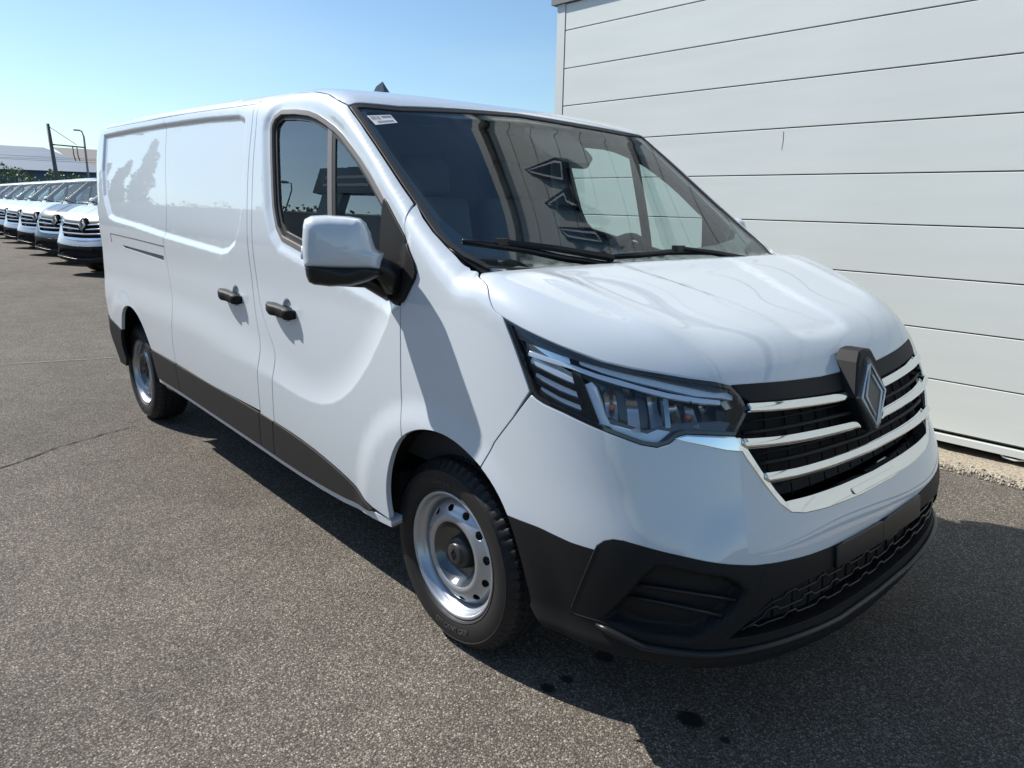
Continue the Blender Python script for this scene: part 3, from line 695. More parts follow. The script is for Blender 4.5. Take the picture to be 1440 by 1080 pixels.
    for i in range(12):
        u0 = .06+i*.034; u1 = u0+rnd.choice((.012, .02))
        bars.append([stq(u0, .12), stq(u1, .12), stq(u1, .5), stq(u0, .5)])
    for i in range(5): bars.append([stq(.54+i*.085, .12+.0), stq(.60+i*.085, .12), stq(.60+i*.085, .36), stq(.54+i*.085, .36)])
    for i in range(9): bars.append([stq(.2+i*.08, .66), stq(.25+i*.08, .66), stq(.25+i*.08, .86), stq(.2+i*.08, .86)])
    V = []; F = []
    for q4 in bars:
        q4 = np.array(q4); P = P_top(q4[:, 0], q4[:, 1], -.0055); b = len(V); V += P.tolist(); F.append([b, b+1, b+2, b+3])
    link('printed_bars', mesh('printed_bars', V, F, M['ink'], smooth=False), st)
    # camera housing behind the glass
    hs, _ = panel('sensor_housing', rounded([(-.66, -.02), (-.50, -.02), (-.46, .04), (-.46, .20), (-.50, .27), (-.66, .27)], .03), P_top, M['interior'], wsg, both=False, d=-.03, thick=.03, res=.05)
    # scuttle between glass and bonnet
    sct = [(.02, -.86), (.14, -.80), (.20, -.5), (.22, 0), (.20, .5), (.14, .80), (.02, .86), (.06, .5), (.07, 0), (.06, -.5)]
    panel('scuttle_panel', sct, P_top, M['plastic'], van, both=False, d=-.03, thick=.01, res=.05)
    for sg in (1, -1):
        V, F, N = panel_data([(-.03, -.884), (.03, -.868), (.083, -.846), (.128, -.838), (.155, -.74), (.15, -.6), (.05, -.68)], P_top, d=-.010, thick=.01, res=.03); F = fix_winding(V, F, N)
        if sg < 0: V = V*[1, -1, 1]; N = N*[1, -1, 1]; F = [f[::-1] for f in F]
        link('scuttle_corner', mesh('scuttle_corner', V, F, M['plastic_smooth'], N), van)
    # wipers
    def wiper(pts, knob, arm):
        P = np.array(pts); Q = P_top(P[:, 0], P[:, 1], .022)
        V = []; F = []
        tube(V, F, Q, [.008]+[.012]*(len(Q)-2)+[.007], 6)
        Q2 = P_top(P[:, 0], P[:, 1], .006); tube(V, F, Q2, .004, 5)
        wp = link('wiper', mesh('wiper', V, F, M['plastic_smooth']), van)
        A = np.array(arm); QA = P_top(A[:, 0], A[:, 1], .05); QA[-1, 2] -= .02; V = []; F = []; tube(V, F, QA, [.009, .010, .014, .016], 6)
        kx_, ky_ = knob; K = P_top(np.array([kx_]), np.array([ky_]), .045)[0]
        box(V, F, K, (.03, .05, .022)); link('wiper_arm', mesh('wiper_arm', V, F, M['plastic_smooth'], smooth=False), wp)
    for W3, kn in ((WIP1, 1), (WIP2, 2)):
        V = []; F = []; tube(V, F, W3, [.006]+[.011]*(len(W3)-2)+[.006], 6)
        tube(V, F, [(x-.002, y, z-.009) for x, y, z in W3], .004, 5)
        wp = link('wiper', mesh('wiper', V, F, M['plastic_smooth']), van)
        k = Vector(W3[kn]).lerp(Vector(W3[kn+1]), .3); V = []; F = []
        tube(V, F, [k+Vector((.004, 0, .014)), k+Vector((.05, .18, -.008)), k+Vector((.10, .42, -.045))], [.009, .012, .015], 6); box(V, F, k+Vector((0, 0, .014)), (.03, .045, .02))
        link('wiper_arm', mesh('wiper_arm', V, F, M['plastic_smooth'], smooth=False), wp)

    # --- bumper, painted part
    def sym(half): return list(half) + mirror_s([p for p in half if p[0] < SC-1e-4])
    co = [p for p in TR['chrome_out'] if p[0] < SC] + [(SC, .6704)]
    up = TR['bseam'][::-1] + TR['hl_bot'][::-1][1:] + co
    lo = [TR['archFb'][-1]] + TR['wb'][1:-1] + [(SC, .5614)]
    half_lo = lo
    ab = TR['archFb'][1:-1]
    full = up + mirror_s(up[:-1]) + [(2*SC-s, z) for s, z in ab] + [(2*SC-s, z) for s, z in lo] + lo[::-1][1:] + ab[::-1]
    bump, _ = panel('front_bumper', full, S, paint, van, both=False, ins=gap*.7, res=.024, bstep=.012, edge=.003, refine=[(CREASE, .022, .011)])
    # --- bumper, black part
    lg = TR['lowgr']
    lgh = [lg[0], (.9923, .4983), (1.0999, .507), (1.2283, .5075), (SC, .492), (SC, .352)] + [(1.3891, .3558), (1.2222, .3675), (1.1057, .3811), (1.021, .3896)]
    top6 = lgh[:5]; bot6 = lgh[5:]
    hole = top6 + [(2*SC-s, z) for s, z in top6[::-1][1:]] + [(2*SC-s, z) for s, z in bot6[::-1]] + bot6[0:1] + bot6[1:]
    hole = clean(np.array(hole))
    lowh = lo + []
    fullb = lo + [(2*SC-s, z) for s, z in lo[::-1][1:]] + [(2*SC-s, z) for s, z in (TR['archFl'][1:] + LIP[1:])] + (TR['archFl'][1:] + LIP[1:])[::-1][1:]
    lb, _ = panel('lower_bumper', clean(np.array(fullb)), S, M['plastic'], van, both=False, ins=gap*.5, holes=[hole], res=.025, bstep=.012, thick=.06, refine=REF_B)
    # underside lip turning inwards
    ls = [p for p in LIP if p[0] < SC] + [(SC, .246)]; ls = ls + [(2*SC-s, z) for s, z in ls[::-1][1:]]
    A = S(np.array([p[0] for p in ls]), np.array([p[1] for p in ls])); B = A.copy(); B[:, 0] -= .12*(A[:, 0] > .5) ; B[:, 1] *= .9; B[:, 2] -= .03; C = B.copy(); C[:, 0] -= .25; C[:, 1] *= .8; C[:, 2] -= .0
    V = np.concatenate([A-[0, 0, .001], B, C]); n = len(A); F = [[i, i+1, n+i+1, n+i] for i in range(n-1)] + [[n+i, n+i+1, 2*n+i+1, 2*n+i] for i in range(n-1)]
    link('undertray', mesh('undertray', V, F, M['plastic']), lb)
    # seam around the corner insert
    q = resample([p for p in TR['insert']], .02, True)
    for sg in (1, -1):
        pl = [p for p in TR['insert'][10:]] + TR['insert'][:2]
        pl = resample(pl, .02, False); pts = S(pl[:, 0], pl[:, 1], -.001)*[1, sg, 1]
        V = []; F = []; tube(V, F, pts, .0022, 5); link('insert_seam', mesh('insert_seam', V, F, M['dark']), lb)
        # fins in the corner pocket
        for z0, s0, s1 in ((.535, .69, .90), (.495, .67, .87)):
            pl = np.array([(s0, z0), ((s0+s1)/2, z0-.012), (s1, z0-.03)]); pts = S(pl[:, 0], pl[:, 1], .008)*[1, sg, 1]
            V = []; F = []; tube(V, F, pts, .006, 6); link('pocket_fin', mesh('pocket_fin', V, F, M['plastic_smooth']), lb)
    mb = inset(hole, -.02)
    link('grille_backing', None) if False else None
    panel('grille_backing', mb, S, M['dark'], lb, both=False, d=-.07, thick=.004, res=.06)
    # wavy bars of the lower grille
    for k in range(3):
        fr = (k+.8)/3.7
        ss = np.arange(.90+.02*k, 2*SC-.90-.02*k, .008); pts = []
        sm = np.minimum(ss, 2*SC-ss)
        zt_ = np.interp(sm, [p[0] for p in top6], [p[1] for p in top6]); bo = sorted(bot6 + [lgh[0]]); zb_ = np.interp(sm, [p[0] for p in bo], [p[1] for p in bo])
        z = zt_ + (zb_-zt_)*fr
        ph = (sm-SC+.06*k)/.13; tri = np.abs(ph-np.floor(ph)-.5)*4-1
        fr_ = np.abs(ph-np.floor(ph)-.5); z = z + np.clip((.19-fr_)/.07, 0, 1)*.011*(zt_-zb_ > .03)
        keep = (zt_-zb_) > .025
        pts = S(ss[keep], z[keep], -.012)
        V = []; F = []; tube(V, F, pts, .0034, 5); link('grille_bar', mesh('grille_bar', V, F, M['plastic_smooth']), lb)
    for i in range(16):
        s0 = SC + (i-7.5)*.075
        sm = min(s0, 2*SC-s0); zt1 = float(np.interp(sm, [p[0] for p in top6], [p[1] for p in top6])); zb1 = float(np.interp(sm, [p[0] for p in sorted(bot6+[lgh[0]])], [p[1] for p in sorted(bot6+[lgh[0]])]))
        pts = S(np.array([s0, s0]), np.array([zt1+.01, zb1-.01]), -.045); V = []; F = []; tube(V, F, pts, .004, 4)
        link('grille_rib', mesh('grille_rib', V, F, M['plastic_smooth']), lb)
    # plate carrier
    for a, b in ((1.232, SC-.002), (SC+.002, 2*SC-1.232)):
        zz = lambda s: .570 - .008*(1-abs(s-SC)/.3)
        panel('plate_carrier', [(a, zz(a)), (b, zz(b)), (b, .499), (a, .509 if a < SC else .499)], S, M['plastic_smooth'], lb, both=False, d=.012, thick=.03, res=.05, edge=.003)
    # lip blade
    pl = [(.60, .40), (.709, .372), (.8288, .366), (.9421, .362), (1.0802, .352), (1.2891, .325), (SC, .315)]
    pl = pl + [(2*SC-s, z) for s, z in pl[::-1][1:]]
    ps = resample(pl, .03, False); pts = S(ps[:, 0], ps[:, 1], .004); V = []; F = []; tube(V, F, pts, [.004]+[.011]*(len(pts)-2)+[.004], 8)
    link('lip_blade', mesh('lip_blade', V, F, M['plastic_smooth']), lb)

    # --- upper grille
    hf = [(.893, 1.0451), (.9931, 1.0406), (1.0924, 1.0341), (1.2931, 1.0233), (SC, 1.0200)]
    sl_ = [(.9213, 1.0142), (.9457, 1.0005), (1.0602, .9915), (1.232, .9805), (1.3979, .973), (SC, .969)]
    st_half = hf; 
    gs = hf + [(2*SC-s, z) for s, z in hf[::-1][1:]] + [(2*SC-s, z) for s, z in sl_] + sl_[::-1][1:]
    grille, _ = panel('radiator_grille', clean(np.array(gs)), S, M['plastic'], van, both=False, ins=.003, d=.001, thick=.04, res=.03, bstep=.02, edge=.004)
    back_half = [(.9213, 1.015), (.9375, .9806), (.8958, .921), (.9063, .9152), (.9651, .8263), (1.0104, .7657), (1.0402, .7250), (1.1439, .718), (1.2987, .712), (SC, .706)]
    bk = [(.9213, 1.03), (SC, 1.03)] + []
    bk = back_half + [(2*SC-s, z) for s, z in back_half[::-1][1:]]
    panel('grille_backing', clean(np.array(bk)), S, M['dark'], grille, both=False, d=-.065, thick=.004, res=.05)
    ci = [(.9063, .9152), (.9651, .8263), (1.0104, .7657), (1.0402, .732), (1.1439, .7245), (1.2987, .717), (SC, .7115)]
    co2 = [(.8935, .9168), (.9276, .8610), (.9811, .7870), (1.0212, .7372), (1.0581, .7077), (1.1071, .6944), (1.2084, .6832), (1.4044, .6724), (SC, .6719)]
    ch = co2 + [(2*SC-s, z) for s, z in co2[::-1][1:]] + [(2*SC-s, z) for s, z in ci] + ci[::-1][1:]
    panel('chrome_frame', clean(np.array(ch)), S, M['chrome'], grille, both=False, d=.004, thick=.05, res=.03, bstep=.015, edge=.004)
    # radar cover notch in the frame, right of the centre
    panel('frame_cover', rounded([(1.345, .700), (1.655, .700), (1.64, .683), (1.36, .683)], .006), S, M['chrome'], grille, both=False, d=.009, thick=.012, res=.05, edge=.002)
    def barpoly(tr, ends): return tr
    def mkbar(poly, both):
        pp = np.array(poly); gx_ = np.linspace(pp[:, 0].min()+.012, pp[:, 0].max()-.012, 40); Pd = resample(poly, .004)
        zc_ = [.5*(Pd[np.abs(Pd[:, 0]-g_) < .01][:, 1].max() + Pd[np.abs(Pd[:, 0]-g_) < .01][:, 1].min()) for g_ in gx_]
        def Sb(u, v, d=0.): return S(u, v, d + .008*(1-np.clip((v-np.interp(u, gx_, zc_))/.014, -1.2, 1.2)**2))
        a, b = panel('chrome_bar', poly, Sb, M['chrome'], grille, both=grille if both else False, d=.009, thick=.03, res=.0075, bstep=.015, edge=.003)
        return a, b
    b1 = [(.9339, 1.0005), (1.0602, .991), (1.232, .9797), (1.393, .9704), (1.410, .9479), (1.2209, .9588), (1.0535, .9691), (.9424, .979)]
    b2 = [(.9099, .9173), (1.0406, .9072), (1.1978, .8981), (1.410, .886), (1.436, .8625), (1.1932, .8737), (1.0387, .8837), (.9279, .8894)]
    b3h = [(.976, .8216), (1.09, .8143), (1.2632, .8078), (SC, .802)]; b3l = [(.9932, .7937), (1.0883, .7882), (1.2599, .7812), (SC, .775)]
    b3 = b3h + [(2*SC-s, z) for s, z in b3h[::-1][1:]] + [(2*SC-s, z) for s, z in b3l] + b3l[::-1][1:]
    marks = []
    for poly, both in ((b1, True), (b2, True), (clean(np.array(b3)), False)):
        a, b = mkbar(poly, both)
    def markset(zf, ss, sides, dz=.0035):
        for s0 in ss:
            for sg in sides:
                w_ = .028; z0 = zf(s0)
                pl = np.array([(s0-w_, z0+.004), (s0-w_+.004, z0-.006), (s0+w_-.004, z0-.006), (s0+w_, z0+.004)])
                if sg < 0: pl[:, 0] = 2*SC - pl[:, 0]
                pl = resample(pl, .012, False)
                pts = S(pl[:, 0], pl[:, 1], .0182); V = []; F = []; tube(V, F, pts, .0013, 4)
                link('bar_notch', mesh('bar_notch', V, F, M['chrome_mark']), grille)
    # thin slats between the bars
    def slat(z0, s0, s1=None, full=True):
        ss = np.arange(s0, (2*SC-s0) if full else s1, .03); sm = np.minimum(ss, 2*SC-ss)
        z = z0 + .022*((SC-sm)/.55)
        pts = S(ss, z, -.03); V = []; F = []; tube(V, F, pts, .0035, 4); link('grille_slat', mesh('grille_slat', V, F, M['plastic']), grille)
    slat(.922, .935); slat(.838, .955); slat(.748, 1.03)
    for z0, h, s0 in ((.898, .007, .92), (.816, .008, .965)):   # black undersides carrying the chrome bars
        ss = np.arange(s0, 2*SC-s0, .03); sm = np.minimum(ss, 2*SC-ss); z = z0 + .022*((SC-sm)/.55)
        pts = S(ss, z, -.018); V = []; F = []; tube(V, F, pts, h, 6); link('bar_carrier', mesh('bar_carrier', V, F, M['plastic']), grille)
    for i in range(12):
        s0 = SC + (i-5.5)*.09
        pts = S(np.array([s0, s0]), np.array([.98, .72]), -.05); V = []; F = []; tube(V, F, pts, .003, 4); link('grille_rib', mesh('grille_rib', V, F, M['plastic']), grille)

    # --- badge surround and diamond badge
    def prism(name, half, zc, xf_, x0, m, parent, bev=.006, scale_back=1.12):
        pts = half + [(-y, z) for y, z in half[::-1] if abs(y) > 1e-6]
        pts = np.array(pts); V = []; F = []; n = len(pts)
        c = pts.mean(0)
        rings = [(x0, scale_back, 0), ('f', 1.0, -.006), ('f', 1.0-bev/.1, 0)]
        for xr, scl, dx in rings:
            for y, z in pts:
                yy, zz = c[0]+(y-c[0])*scl, c[1]+(z-c[1])*scl
                V.append((xf_(zz)+dx if xr == 'f' else xr, yy, zz))
        for r in range(2):
            for i in range(n): F.append([r*n+i, r*n+(i+1) % n, (r+1)*n+(i+1) % n, (r+1)*n+i])
        F.append([2*n+i for i in range(n)])
        bm = bmesh.new(); me = mesh(name, V, F, m, smooth=False); bm.from_mesh(me); bmesh.ops.recalc_face_normals(bm, faces=bm.faces); bm.to_mesh(me); bm.free()
        return link(name, me, parent)
    xf_ = lambda z: .938 - .26*(z-.955)
    prism('badge_surround', [(0, 1.088), (.038, 1.084), (.062, 1.054), (.103, .957), (.036, .847), (0, .843)], .96, xf_, .84, M['plastic'], grille, scale_back=1.0)
    hw, hh = .088, .100
    dia = lambda k, e=0: [(0, .955+hh*k), (hw*k, .955), (0, .955-hh*k)]
    prism('badge_plate', [(0, .955+hh+.012), (.016, .955+hh+.004), (hw+.012, .955), (.016, .955-hh-.004), (0, .955-hh-.012)], .955, lambda z: xf_(z)+.006, .90, M['badge_plate'], grille, scale_back=1.0)
    def rib(pts, wd=.0036):
        V = []; F = []
        tube(V, F, [(xf_(z)+.0075, y, z) for y, z in pts], wd, 6); link('badge_line', mesh('badge_line', V, F, M['badge']), grille)
    # two interlaced open diamonds drawn as lines
    def dm(k, y0=0): return [(y0, .955+hh*k), (y0+hw*k, .955), (y0, .955-hh*k), (y0-hw*k, .955)]
    a = dm(.93); rib([(-.012, .955+hh*.88), (-hw*.93, .955), (-.008, .955-hh*.93)]) 
    rib([(-.010, .955-hh*.62), (-hw*.60, .955), (.0, .955+hh*.90), (hw*.92, .955), (.010, .955-hh*.90)])
    rib([(.004, .955+hh*.56), (hw*.62, .955), (-.004, .955-hh*.92)])

    # --- headlights
    for sg in (1, -1):
        hlp = TR['hl_top'] + TR['hl_right'][1:] + TR['hl_bot'][1:] + TR['hl_left'][1:-1]
        hlp = clean(np.array(hlp))
        def hp_(name, poly, m, d, parent, th=.01, ins=0., res=.03, holes=(), edge=.0015, bstep=None):
            V, F, N = panel_data(poly, S, d=d, thick=th, ins=ins, holes=holes, res=res, edge=edge, bstep=bstep); F = fix_winding(V, F, N)
            if sg < 0: V = V*[1, -1, 1]; N = N*[1, -1, 1]; F = [f[::-1] for f in F]
            return link(name, mesh(name, V, F, m, N), parent)
        hl = hp_('headlight', hlp, M['housing'], -.075, van, th=.01, res=.03)
        # side walls of the housing
        L = resample(inset(hlp, .003), .02); A = S(L[:, 0], L[:, 1], -.004); B = S(L[:, 0], L[:, 1], -.075); n = len(L)
        V = np.concatenate([A, B]); F = [[i, (i+1) % n, n+(i+1) % n, n+i] for i in range(n)]
        if sg < 0: V = V*[1, -1, 1]
        link('lamp_bowl', mesh('lamp_bowl', V, F, M['plastic_smooth']), hl)
        hp_('lens', hlp, M['lens'], -.001, hl, th=.004, ins=.003, bstep=.02)
        hp_('lens_edge', inset(hlp, .003), M['gloss_black'], -.004, hl, th=.01, holes=[inset(hlp, .010)], bstep=.02)
        # dark band along the top, the louvre field on the wing side
        hp_('lamp_mask', [TR['hl_top'][0],*[ (s, z-.004) for s, z in TR['hl_top'][1:]], (.905, 1.026), (.85, 1.030), (.70, 1.066), (.57, 1.092), (.50, 1.106), (.345, 1.140), (.335, 1.150)], M['housing'], -.012, hl, th=.02)
        hp_('lamp_mask', [(.318, 1.158), (.340, 1.148), (.372, 1.100), (.432, .985), (.56, .947), (.60, .940), (.62, .925), (.55, .938), (.44, .972), (.405, .99)], M['gloss_black'], -.020, hl, th=.02)
        hp_('light_guide', TR['h_drl1'], M['drl'], -.022, hl, th=.015)
        hp_('light_guide', TR['h_drl2'], M['drl'], -.018, hl, th=.015)
        hp_('light_guide', TR['h_frame'], M['drl'], -.024, hl, th=.02)
        hp_('turn_lens', TR['h_up'], M['chrome'], -.030, hl, th=.01)
        for k in range(4):
            p = TR['h_lou%d' % k]
            hp_('louvre', p, M['chrome'], -.030, hl, th=.01)
            # lower lip of each louvre, white
            lo_ = [p[5], p[4], p[3]]; up_ = [(p[5][0]+.002, p[5][1]+.011), (p[4][0]+.002, p[4][1]+.012), (p[3][0], p[3][1]+.010)]
            hp_('louvre_lip', lo_ + up_[::-1], M['drl'], -.022, hl, th=.008)
            lo_ = [(a+.0, b-.003) for a, b in lo_]; dn = [(a, b-.012) for a, b in lo_]
            hp_('louvre_bar', lo_[::-1] + dn, M['gloss_black'], -.016, hl, th=.015)
        hp_('louvre_end', [(.498, 1.072), (.520, 1.068), (.575, .950), (.548, .940), (.535, .97)], M['gloss_black'], -.018, hl, th=.02)
        # reflector bowls: curved vertical facets
        for key, nf in (('h_bowl1', 3), ('h_bowl2', 3)):
            P = np.array(TR[key]); s0, s1 = P[:, 0].min(), P[:, 0].max(); z0, z1 = P[:, 1].min()+.005, P[:, 1].max()-.002
            for k in range(nf):
                a0 = s0+(s1-s0)*k/nf; a1 = s0+(s1-s0)*(k+.55)/nf; V = []; F = []; ni = 5; nj = 7
                for j in range(nj):
                    for i in range(ni):
                        t = i/(ni-1); u = j/(nj-1)
                        dd = -.062 + .035*(u*2-1)**2 + .014*t*(1 if k % 2 else -.4)
                        V.append(S(np.array([a0+(a1-a0)*t + .022*(1-u)]), np.array([z0+(z1-z0)*u]), dd)[0])
                V = np.array(V); 
                if sg < 0: V = V*[1, -1, 1]
                F = [[j*ni+i, j*ni+i+1, (j+1)*ni+i+1, (j+1)*ni+i] for j in range(nj-1) for i in range(ni-1)]
                link('reflector_facet', mesh('reflector_facet', V, F, M['reflector']), hl)
        hp_('bowl_divider', [(.719, 1.016), (.728, 1.014), (.738, .945), (.728, .945)], M['reflector'], -.025, hl, th=.03)
        hp_('lamp_shield', [(.575, .965), (.68, .935), (.745, .955), (.86, .955), (.90, .945), (.892, .925), (.83, .934), (.77, .94), (.735, .915), (.71, .912), (.63, .935)], M['housing'], -.026, hl, th=.03)
        hp_('end_reflector', [(.862, .998), (.900, 1.003), (.918, .985), (.880, .980)], M['reflector'], -.03, hl, th=.006)
        hp_('end_mask', [(.855, .975), (.915, .978), (.918, .965), (.895, .932), (.86, .935)], M['plastic_smooth'], -.045, hl, th=.006)
        P = S(np.array([.60, .78]), np.array([.985, .965]), -.045)*[1, sg, 1]
        for p, mm in zip(P, ('amber', 'amber')):
            bm = bmesh.new(); bmesh.ops.create_uvsphere(bm, u_segments=10, v_segments=6, radius=.009); me = bpy.data.meshes.new('bulb'); bm.to_mesh(me); bm.free(); me.materials.append(M[mm]); me.shade_smooth(); link('bulb', me, hl, p)
        hp_('lower_chrome', TR['hl_chrome'], M['chrome'], .003, hl, th=.012, edge=.003)

    # --- mirrors
    mo = {}
    for sg in (1, -1):
        base_poly = [(-.3388, 1.4894), (-.3316, 1.5051), (-.1825, 1.3768), (-.1795, 1.19), (-.1891, 1.1741), (-.2071, 1.1732), (-.2402, 1.1742), (-.336, 1.1923), (-.4006, 1.2079), (-.36, 1.23), (-.338, 1.30)]
        def mp_(name, poly, m, d, parent, th=.01, edge=.003, res=.03):
            V, F, N = panel_data(poly, S, d=d, thick=th, res=res, edge=edge, bstep=.02); F = fix_winding(V, F, N)
            if sg < 0: V = V*[1, -1, 1]; N = N*[1, -1, 1]; F = [f[::-1] for f in F]
            return link(name, mesh(name, V, F, m, N), parent)
        wm = mp_('wing_mirror', base_poly, M['plastic'], .008, van, th=.03)
        mp_('mirror_corner', TR['sail2'], M['plastic'], .010, wm, th=.02)
        O = np.array([-.315, -1.10, 1.345]); A = np.array([-.545, -.84, 0]); Nn = np.array([.84, -.545, 0]); Z = np.array([0, 0, 1.])
        def loft(name, out, rings, m, parent, c=None, mat_back=None):
            P = np.array(out); P = resample(P, .012); c = P.mean(0) if c is None else np.array(c); n = len(P); V = []; F = []
            for k, dn in rings:
                Q = c + (P-c)*k
                V += [(O + A*a + Z*z + Nn*dn) for a, z in Q]
            for r in range(len(rings)-1):
                for i in range(n): F.append([r*n+i, r*n+(i+1) % n, (r+1)*n+(i+1) % n, (r+1)*n+i])
            F.append([(len(rings)-1)*n+i for i in range(n)]); F.append([i for i in range(n)][::-1])
            V = np.array(V)*[1, sg, 1]; me = mesh(name, V, F, m); bm = bmesh.new(); bm.from_mesh(me); bmesh.ops.recalc_face_normals(bm, faces=bm.faces); bm.to_mesh(me); bm.free(); me.shade_smooth()
            return link(name, me, parent)
        sh = MIRR['shell']; lw = MIRR['lower']
        cc = (.005, .005)
        import math as _m
        def dome(kmax): return [(1.0, -.035), (1.0, .0), (.995, .025), (.975, .045), (.93, .062), (.86, .075), (.74, .085), (.55, .092), (.3, .096), (.05, .097)]
        loft('mirror_shell', sh, dome(1), M['paint'], wm, cc)
        loft('mirror_lower', lw, [(.99, -.03), (.99, .02), (.97, .042), (.93, .058), (.86, .07), (.74, .08), (.5, .085)], M['plastic_smooth'], wm, (.005, -.05))
        loft('mirror_glass', inset(np.array(rounded([(-.07, .085), (.09, .09), (.10, -.02), (.07, -.09), (-.05, -.085)], .02)), .0), [(1, -.038), (1, -.034)], M['gloss_black'], wm)
        # arm
        V = []; F = []
        pa = [O + A*(-.06) + Z*(-.055) + Nn*.02, O + A*(-.115) + Z*(-.05) + Nn*.02, np.array([-.222, -.985, 1.27]), np.array([-.235, -.955, 1.24])]
        tube(V, F, [tuple(p*[1, sg, 1]) for p in pa], [.040, .042, .045, .05], 14); link('mirror_arm', mesh('mirror_arm', V, F, M['plastic_smooth']), wm)
        V = []; F = []
        pa = [O + A*.02 + Z*(-.105) + Nn*.0, O + A*(-.07) + Z*(-.1) + Nn*.0, np.array([-.28, -.975, 1.215]), np.array([-.27, -.95, 1.20])]
        tube(V, F, [tuple(p*[1, sg, 1]) for p in pa], [.012, .022, .028, .03], 10); link('mirror_arm', mesh('mirror_arm', V, F, M['plastic_smooth']), wm)
        V = []; F = []
        pa = [O + A*.118 + Z*.01 + Nn*.01, O + A*.122 + Z*(-.03) + Nn*.01]; tube(V, F, [tuple(p*[1, sg, 1]) for p in pa], .008, 6); link('side_indicator', mesh('side_indicator', V, F, M['drl']), wm)

    # --- door handles
    for s0, s1, z0, z1, pa, pb in ((-1.735, -1.525, 1.060, 1.042, sd, sd2), (-1.195, -.975, 1.055, 1.040, fd, fd2)):
        for sg, par in ((1, pa), (-1, pb)):
            V = []; F = []; n = 12
            for i in range(n+1):
                t = i/n; tc_ = .5-.5*math.cos(math.pi*t); s = s0+(s1-s0)*tc_; z = z0+(z1-z0)*tc_
                dd = .004 + .044*max(0, math.sin(math.pi*t))**.9
                P = S(np.array([s]), np.array([z]), 0.)[0]; Nn_ = np.array([0, -1, .02])
                hh_ = .022*(1-.25*abs(2*t-1)**4); tw = .010
                tw = .010
                ring = [(-dd-.004, -hh_*.8), (-dd-.004, hh_*.8), (tw*.4, hh_), (tw, hh_*.55), (tw, -hh_*.55), (tw*.4, -hh_)]
                for a, b in ring: V.append(tuple((P + Nn_*(dd+a) + np.array([0, 0, b]))*[1, sg, 1]))
            for i in range(n):
                for k in range(6): F.append([i*6+k, i*6+(k+1) % 6, (i+1)*6+(k+1) % 6, (i+1)*6+k])
            F.append(list(range(6))[::-1]); F.append([n*6+k for k in range(6)])
            me = mesh('door_handle', V, F, M['plastic']); bm = bmesh.new(); bm.from_mesh(me); bmesh.ops.recalc_face_normals(bm, faces=bm.faces); bm.to_mesh(me); bm.free(); me.shade_smooth()
            link('door_handle', me, par)
            # shallow round cup outline behind the handle
    # --- roof antenna fin
    V = [(-1.90, 0, 1.962), (-1.88, .032, 1.962), (-1.74, .022, 1.962), (-1.71, 0, 1.962), (-1.74, -.022, 1.962), (-1.88, -.032, 1.962), (-1.84, .010, 2.035), (-1.825, 0, 2.045), (-1.84, -.010, 2.035), (-1.865, 0, 2.02)]
    V = [(-1.99, 0, 1.965), (-1.96, .045, 1.965), (-1.72, .040, 1.965), (-1.64, 0, 1.965), (-1.72, -.040, 1.965), (-1.96, -.045, 1.965), (-1.865, .008, 2.105), (-1.812, 0, 2.126), (-1.865, -.008, 2.105), (-1.90, 0, 2.09)]
    F = [[0, 1, 6, 9], [1, 2, 7, 6], [2, 3, 7], [3, 4, 7], [4, 5, 8, 7], [5, 0, 9, 8], [6, 7, 8], [6, 8, 9]]
    link('roof_antenna', mesh('roof_antenna', V, F, M['gloss_black'], smooth=False), van)

    # --- inner structure: liner, floor, wheel housings, cab
    V = []; F = []
    ss = np.concatenate([np.linspace(-4.2, -.05, 50)]); zz = np.linspace(.42, 1.16, 6)
    for side in (1, -1):
        b = len(V); g1, g2 = np.meshgrid(ss, zz, indexing='ij'); P = S(g1.ravel(), g2.ravel(), -.06)*[1, side, 1]
        V += P.tolist()
        for i in range(len(ss)-1):
            for j in range(len(zz)-1):
                cs, cz = (ss[i]+ss[i+1])/2, (zz[j]+zz[j+1])/2
                if math.hypot(cs, cz-.36) < .50 or math.hypot(cs+3.498, cz-.36) < .50: continue
                q = [b+i*6+j, b+(i+1)*6+j, b+(i+1)*6+j+1, b+i*6+j+1]; F.append(q)
    link('inner_lining', mesh('inner_lining', V, F, M['interior']), van)
    V = []; F = []
    box(V, F, (-2.86, 0, 1.15), (2.9, 1.66, 1.45)); link('cargo_bay_shell', mesh('cargo_bay_shell', V, F, M['interior'], smooth=False), van)
    V = []; F = []
    box(V, F, (-1.66, 0, .43), (2.70, 1.80, .22)); box(V, F, (-4.0, 0, .42), (.5, 1.6, .2)); box(V, F, (.50, 0, .50), (.5, 1.1, .44)); box(V, F, (-.1, 0, .55), (.95, .98, .3)); box(V, F, (-3.5, 0, .5), (.95, 1.0, .2))
    link('underbody', mesh('underbody', V, F, M['dark'], smooth=False), van)
    for cx in (0, -3.498):
        for sg in (1, -1):
            V = []; F = []; n = 24
            for i in range(n+1):
                th = math.pi*(-.02+1.02*i/n); 
                for r, y in ((.405, .935), (.42, .90), (.42, .58)): V.append((cx+r*math.cos(th), -y*sg, .365+r*math.sin(th)))
            for i in range(n):
                for k in range(2): F.append([i*3+k, i*3+k+1, (i+1)*3+k+1, (i+1)*3+k])
            b = len(V); V.append((cx, -.58*sg, .365)); F += [[i*3+2, (i+1)*3+2, b] for i in range(n)]
            link('wheel_housing', mesh('wheel_housing', V, F, M['dark']), van)
    # cab: dashboard, seats, wheel, bulkhead
    V = []; F = []
    prof = [(.10, 1.18), (-.10, 1.22), (-.34, 1.20), (-.46, 1.12), (-.48, .95), (-.40, .60), (.05, .6)]
    for y in (-.84, .84): V += [(x, y, z) for x, z in prof]
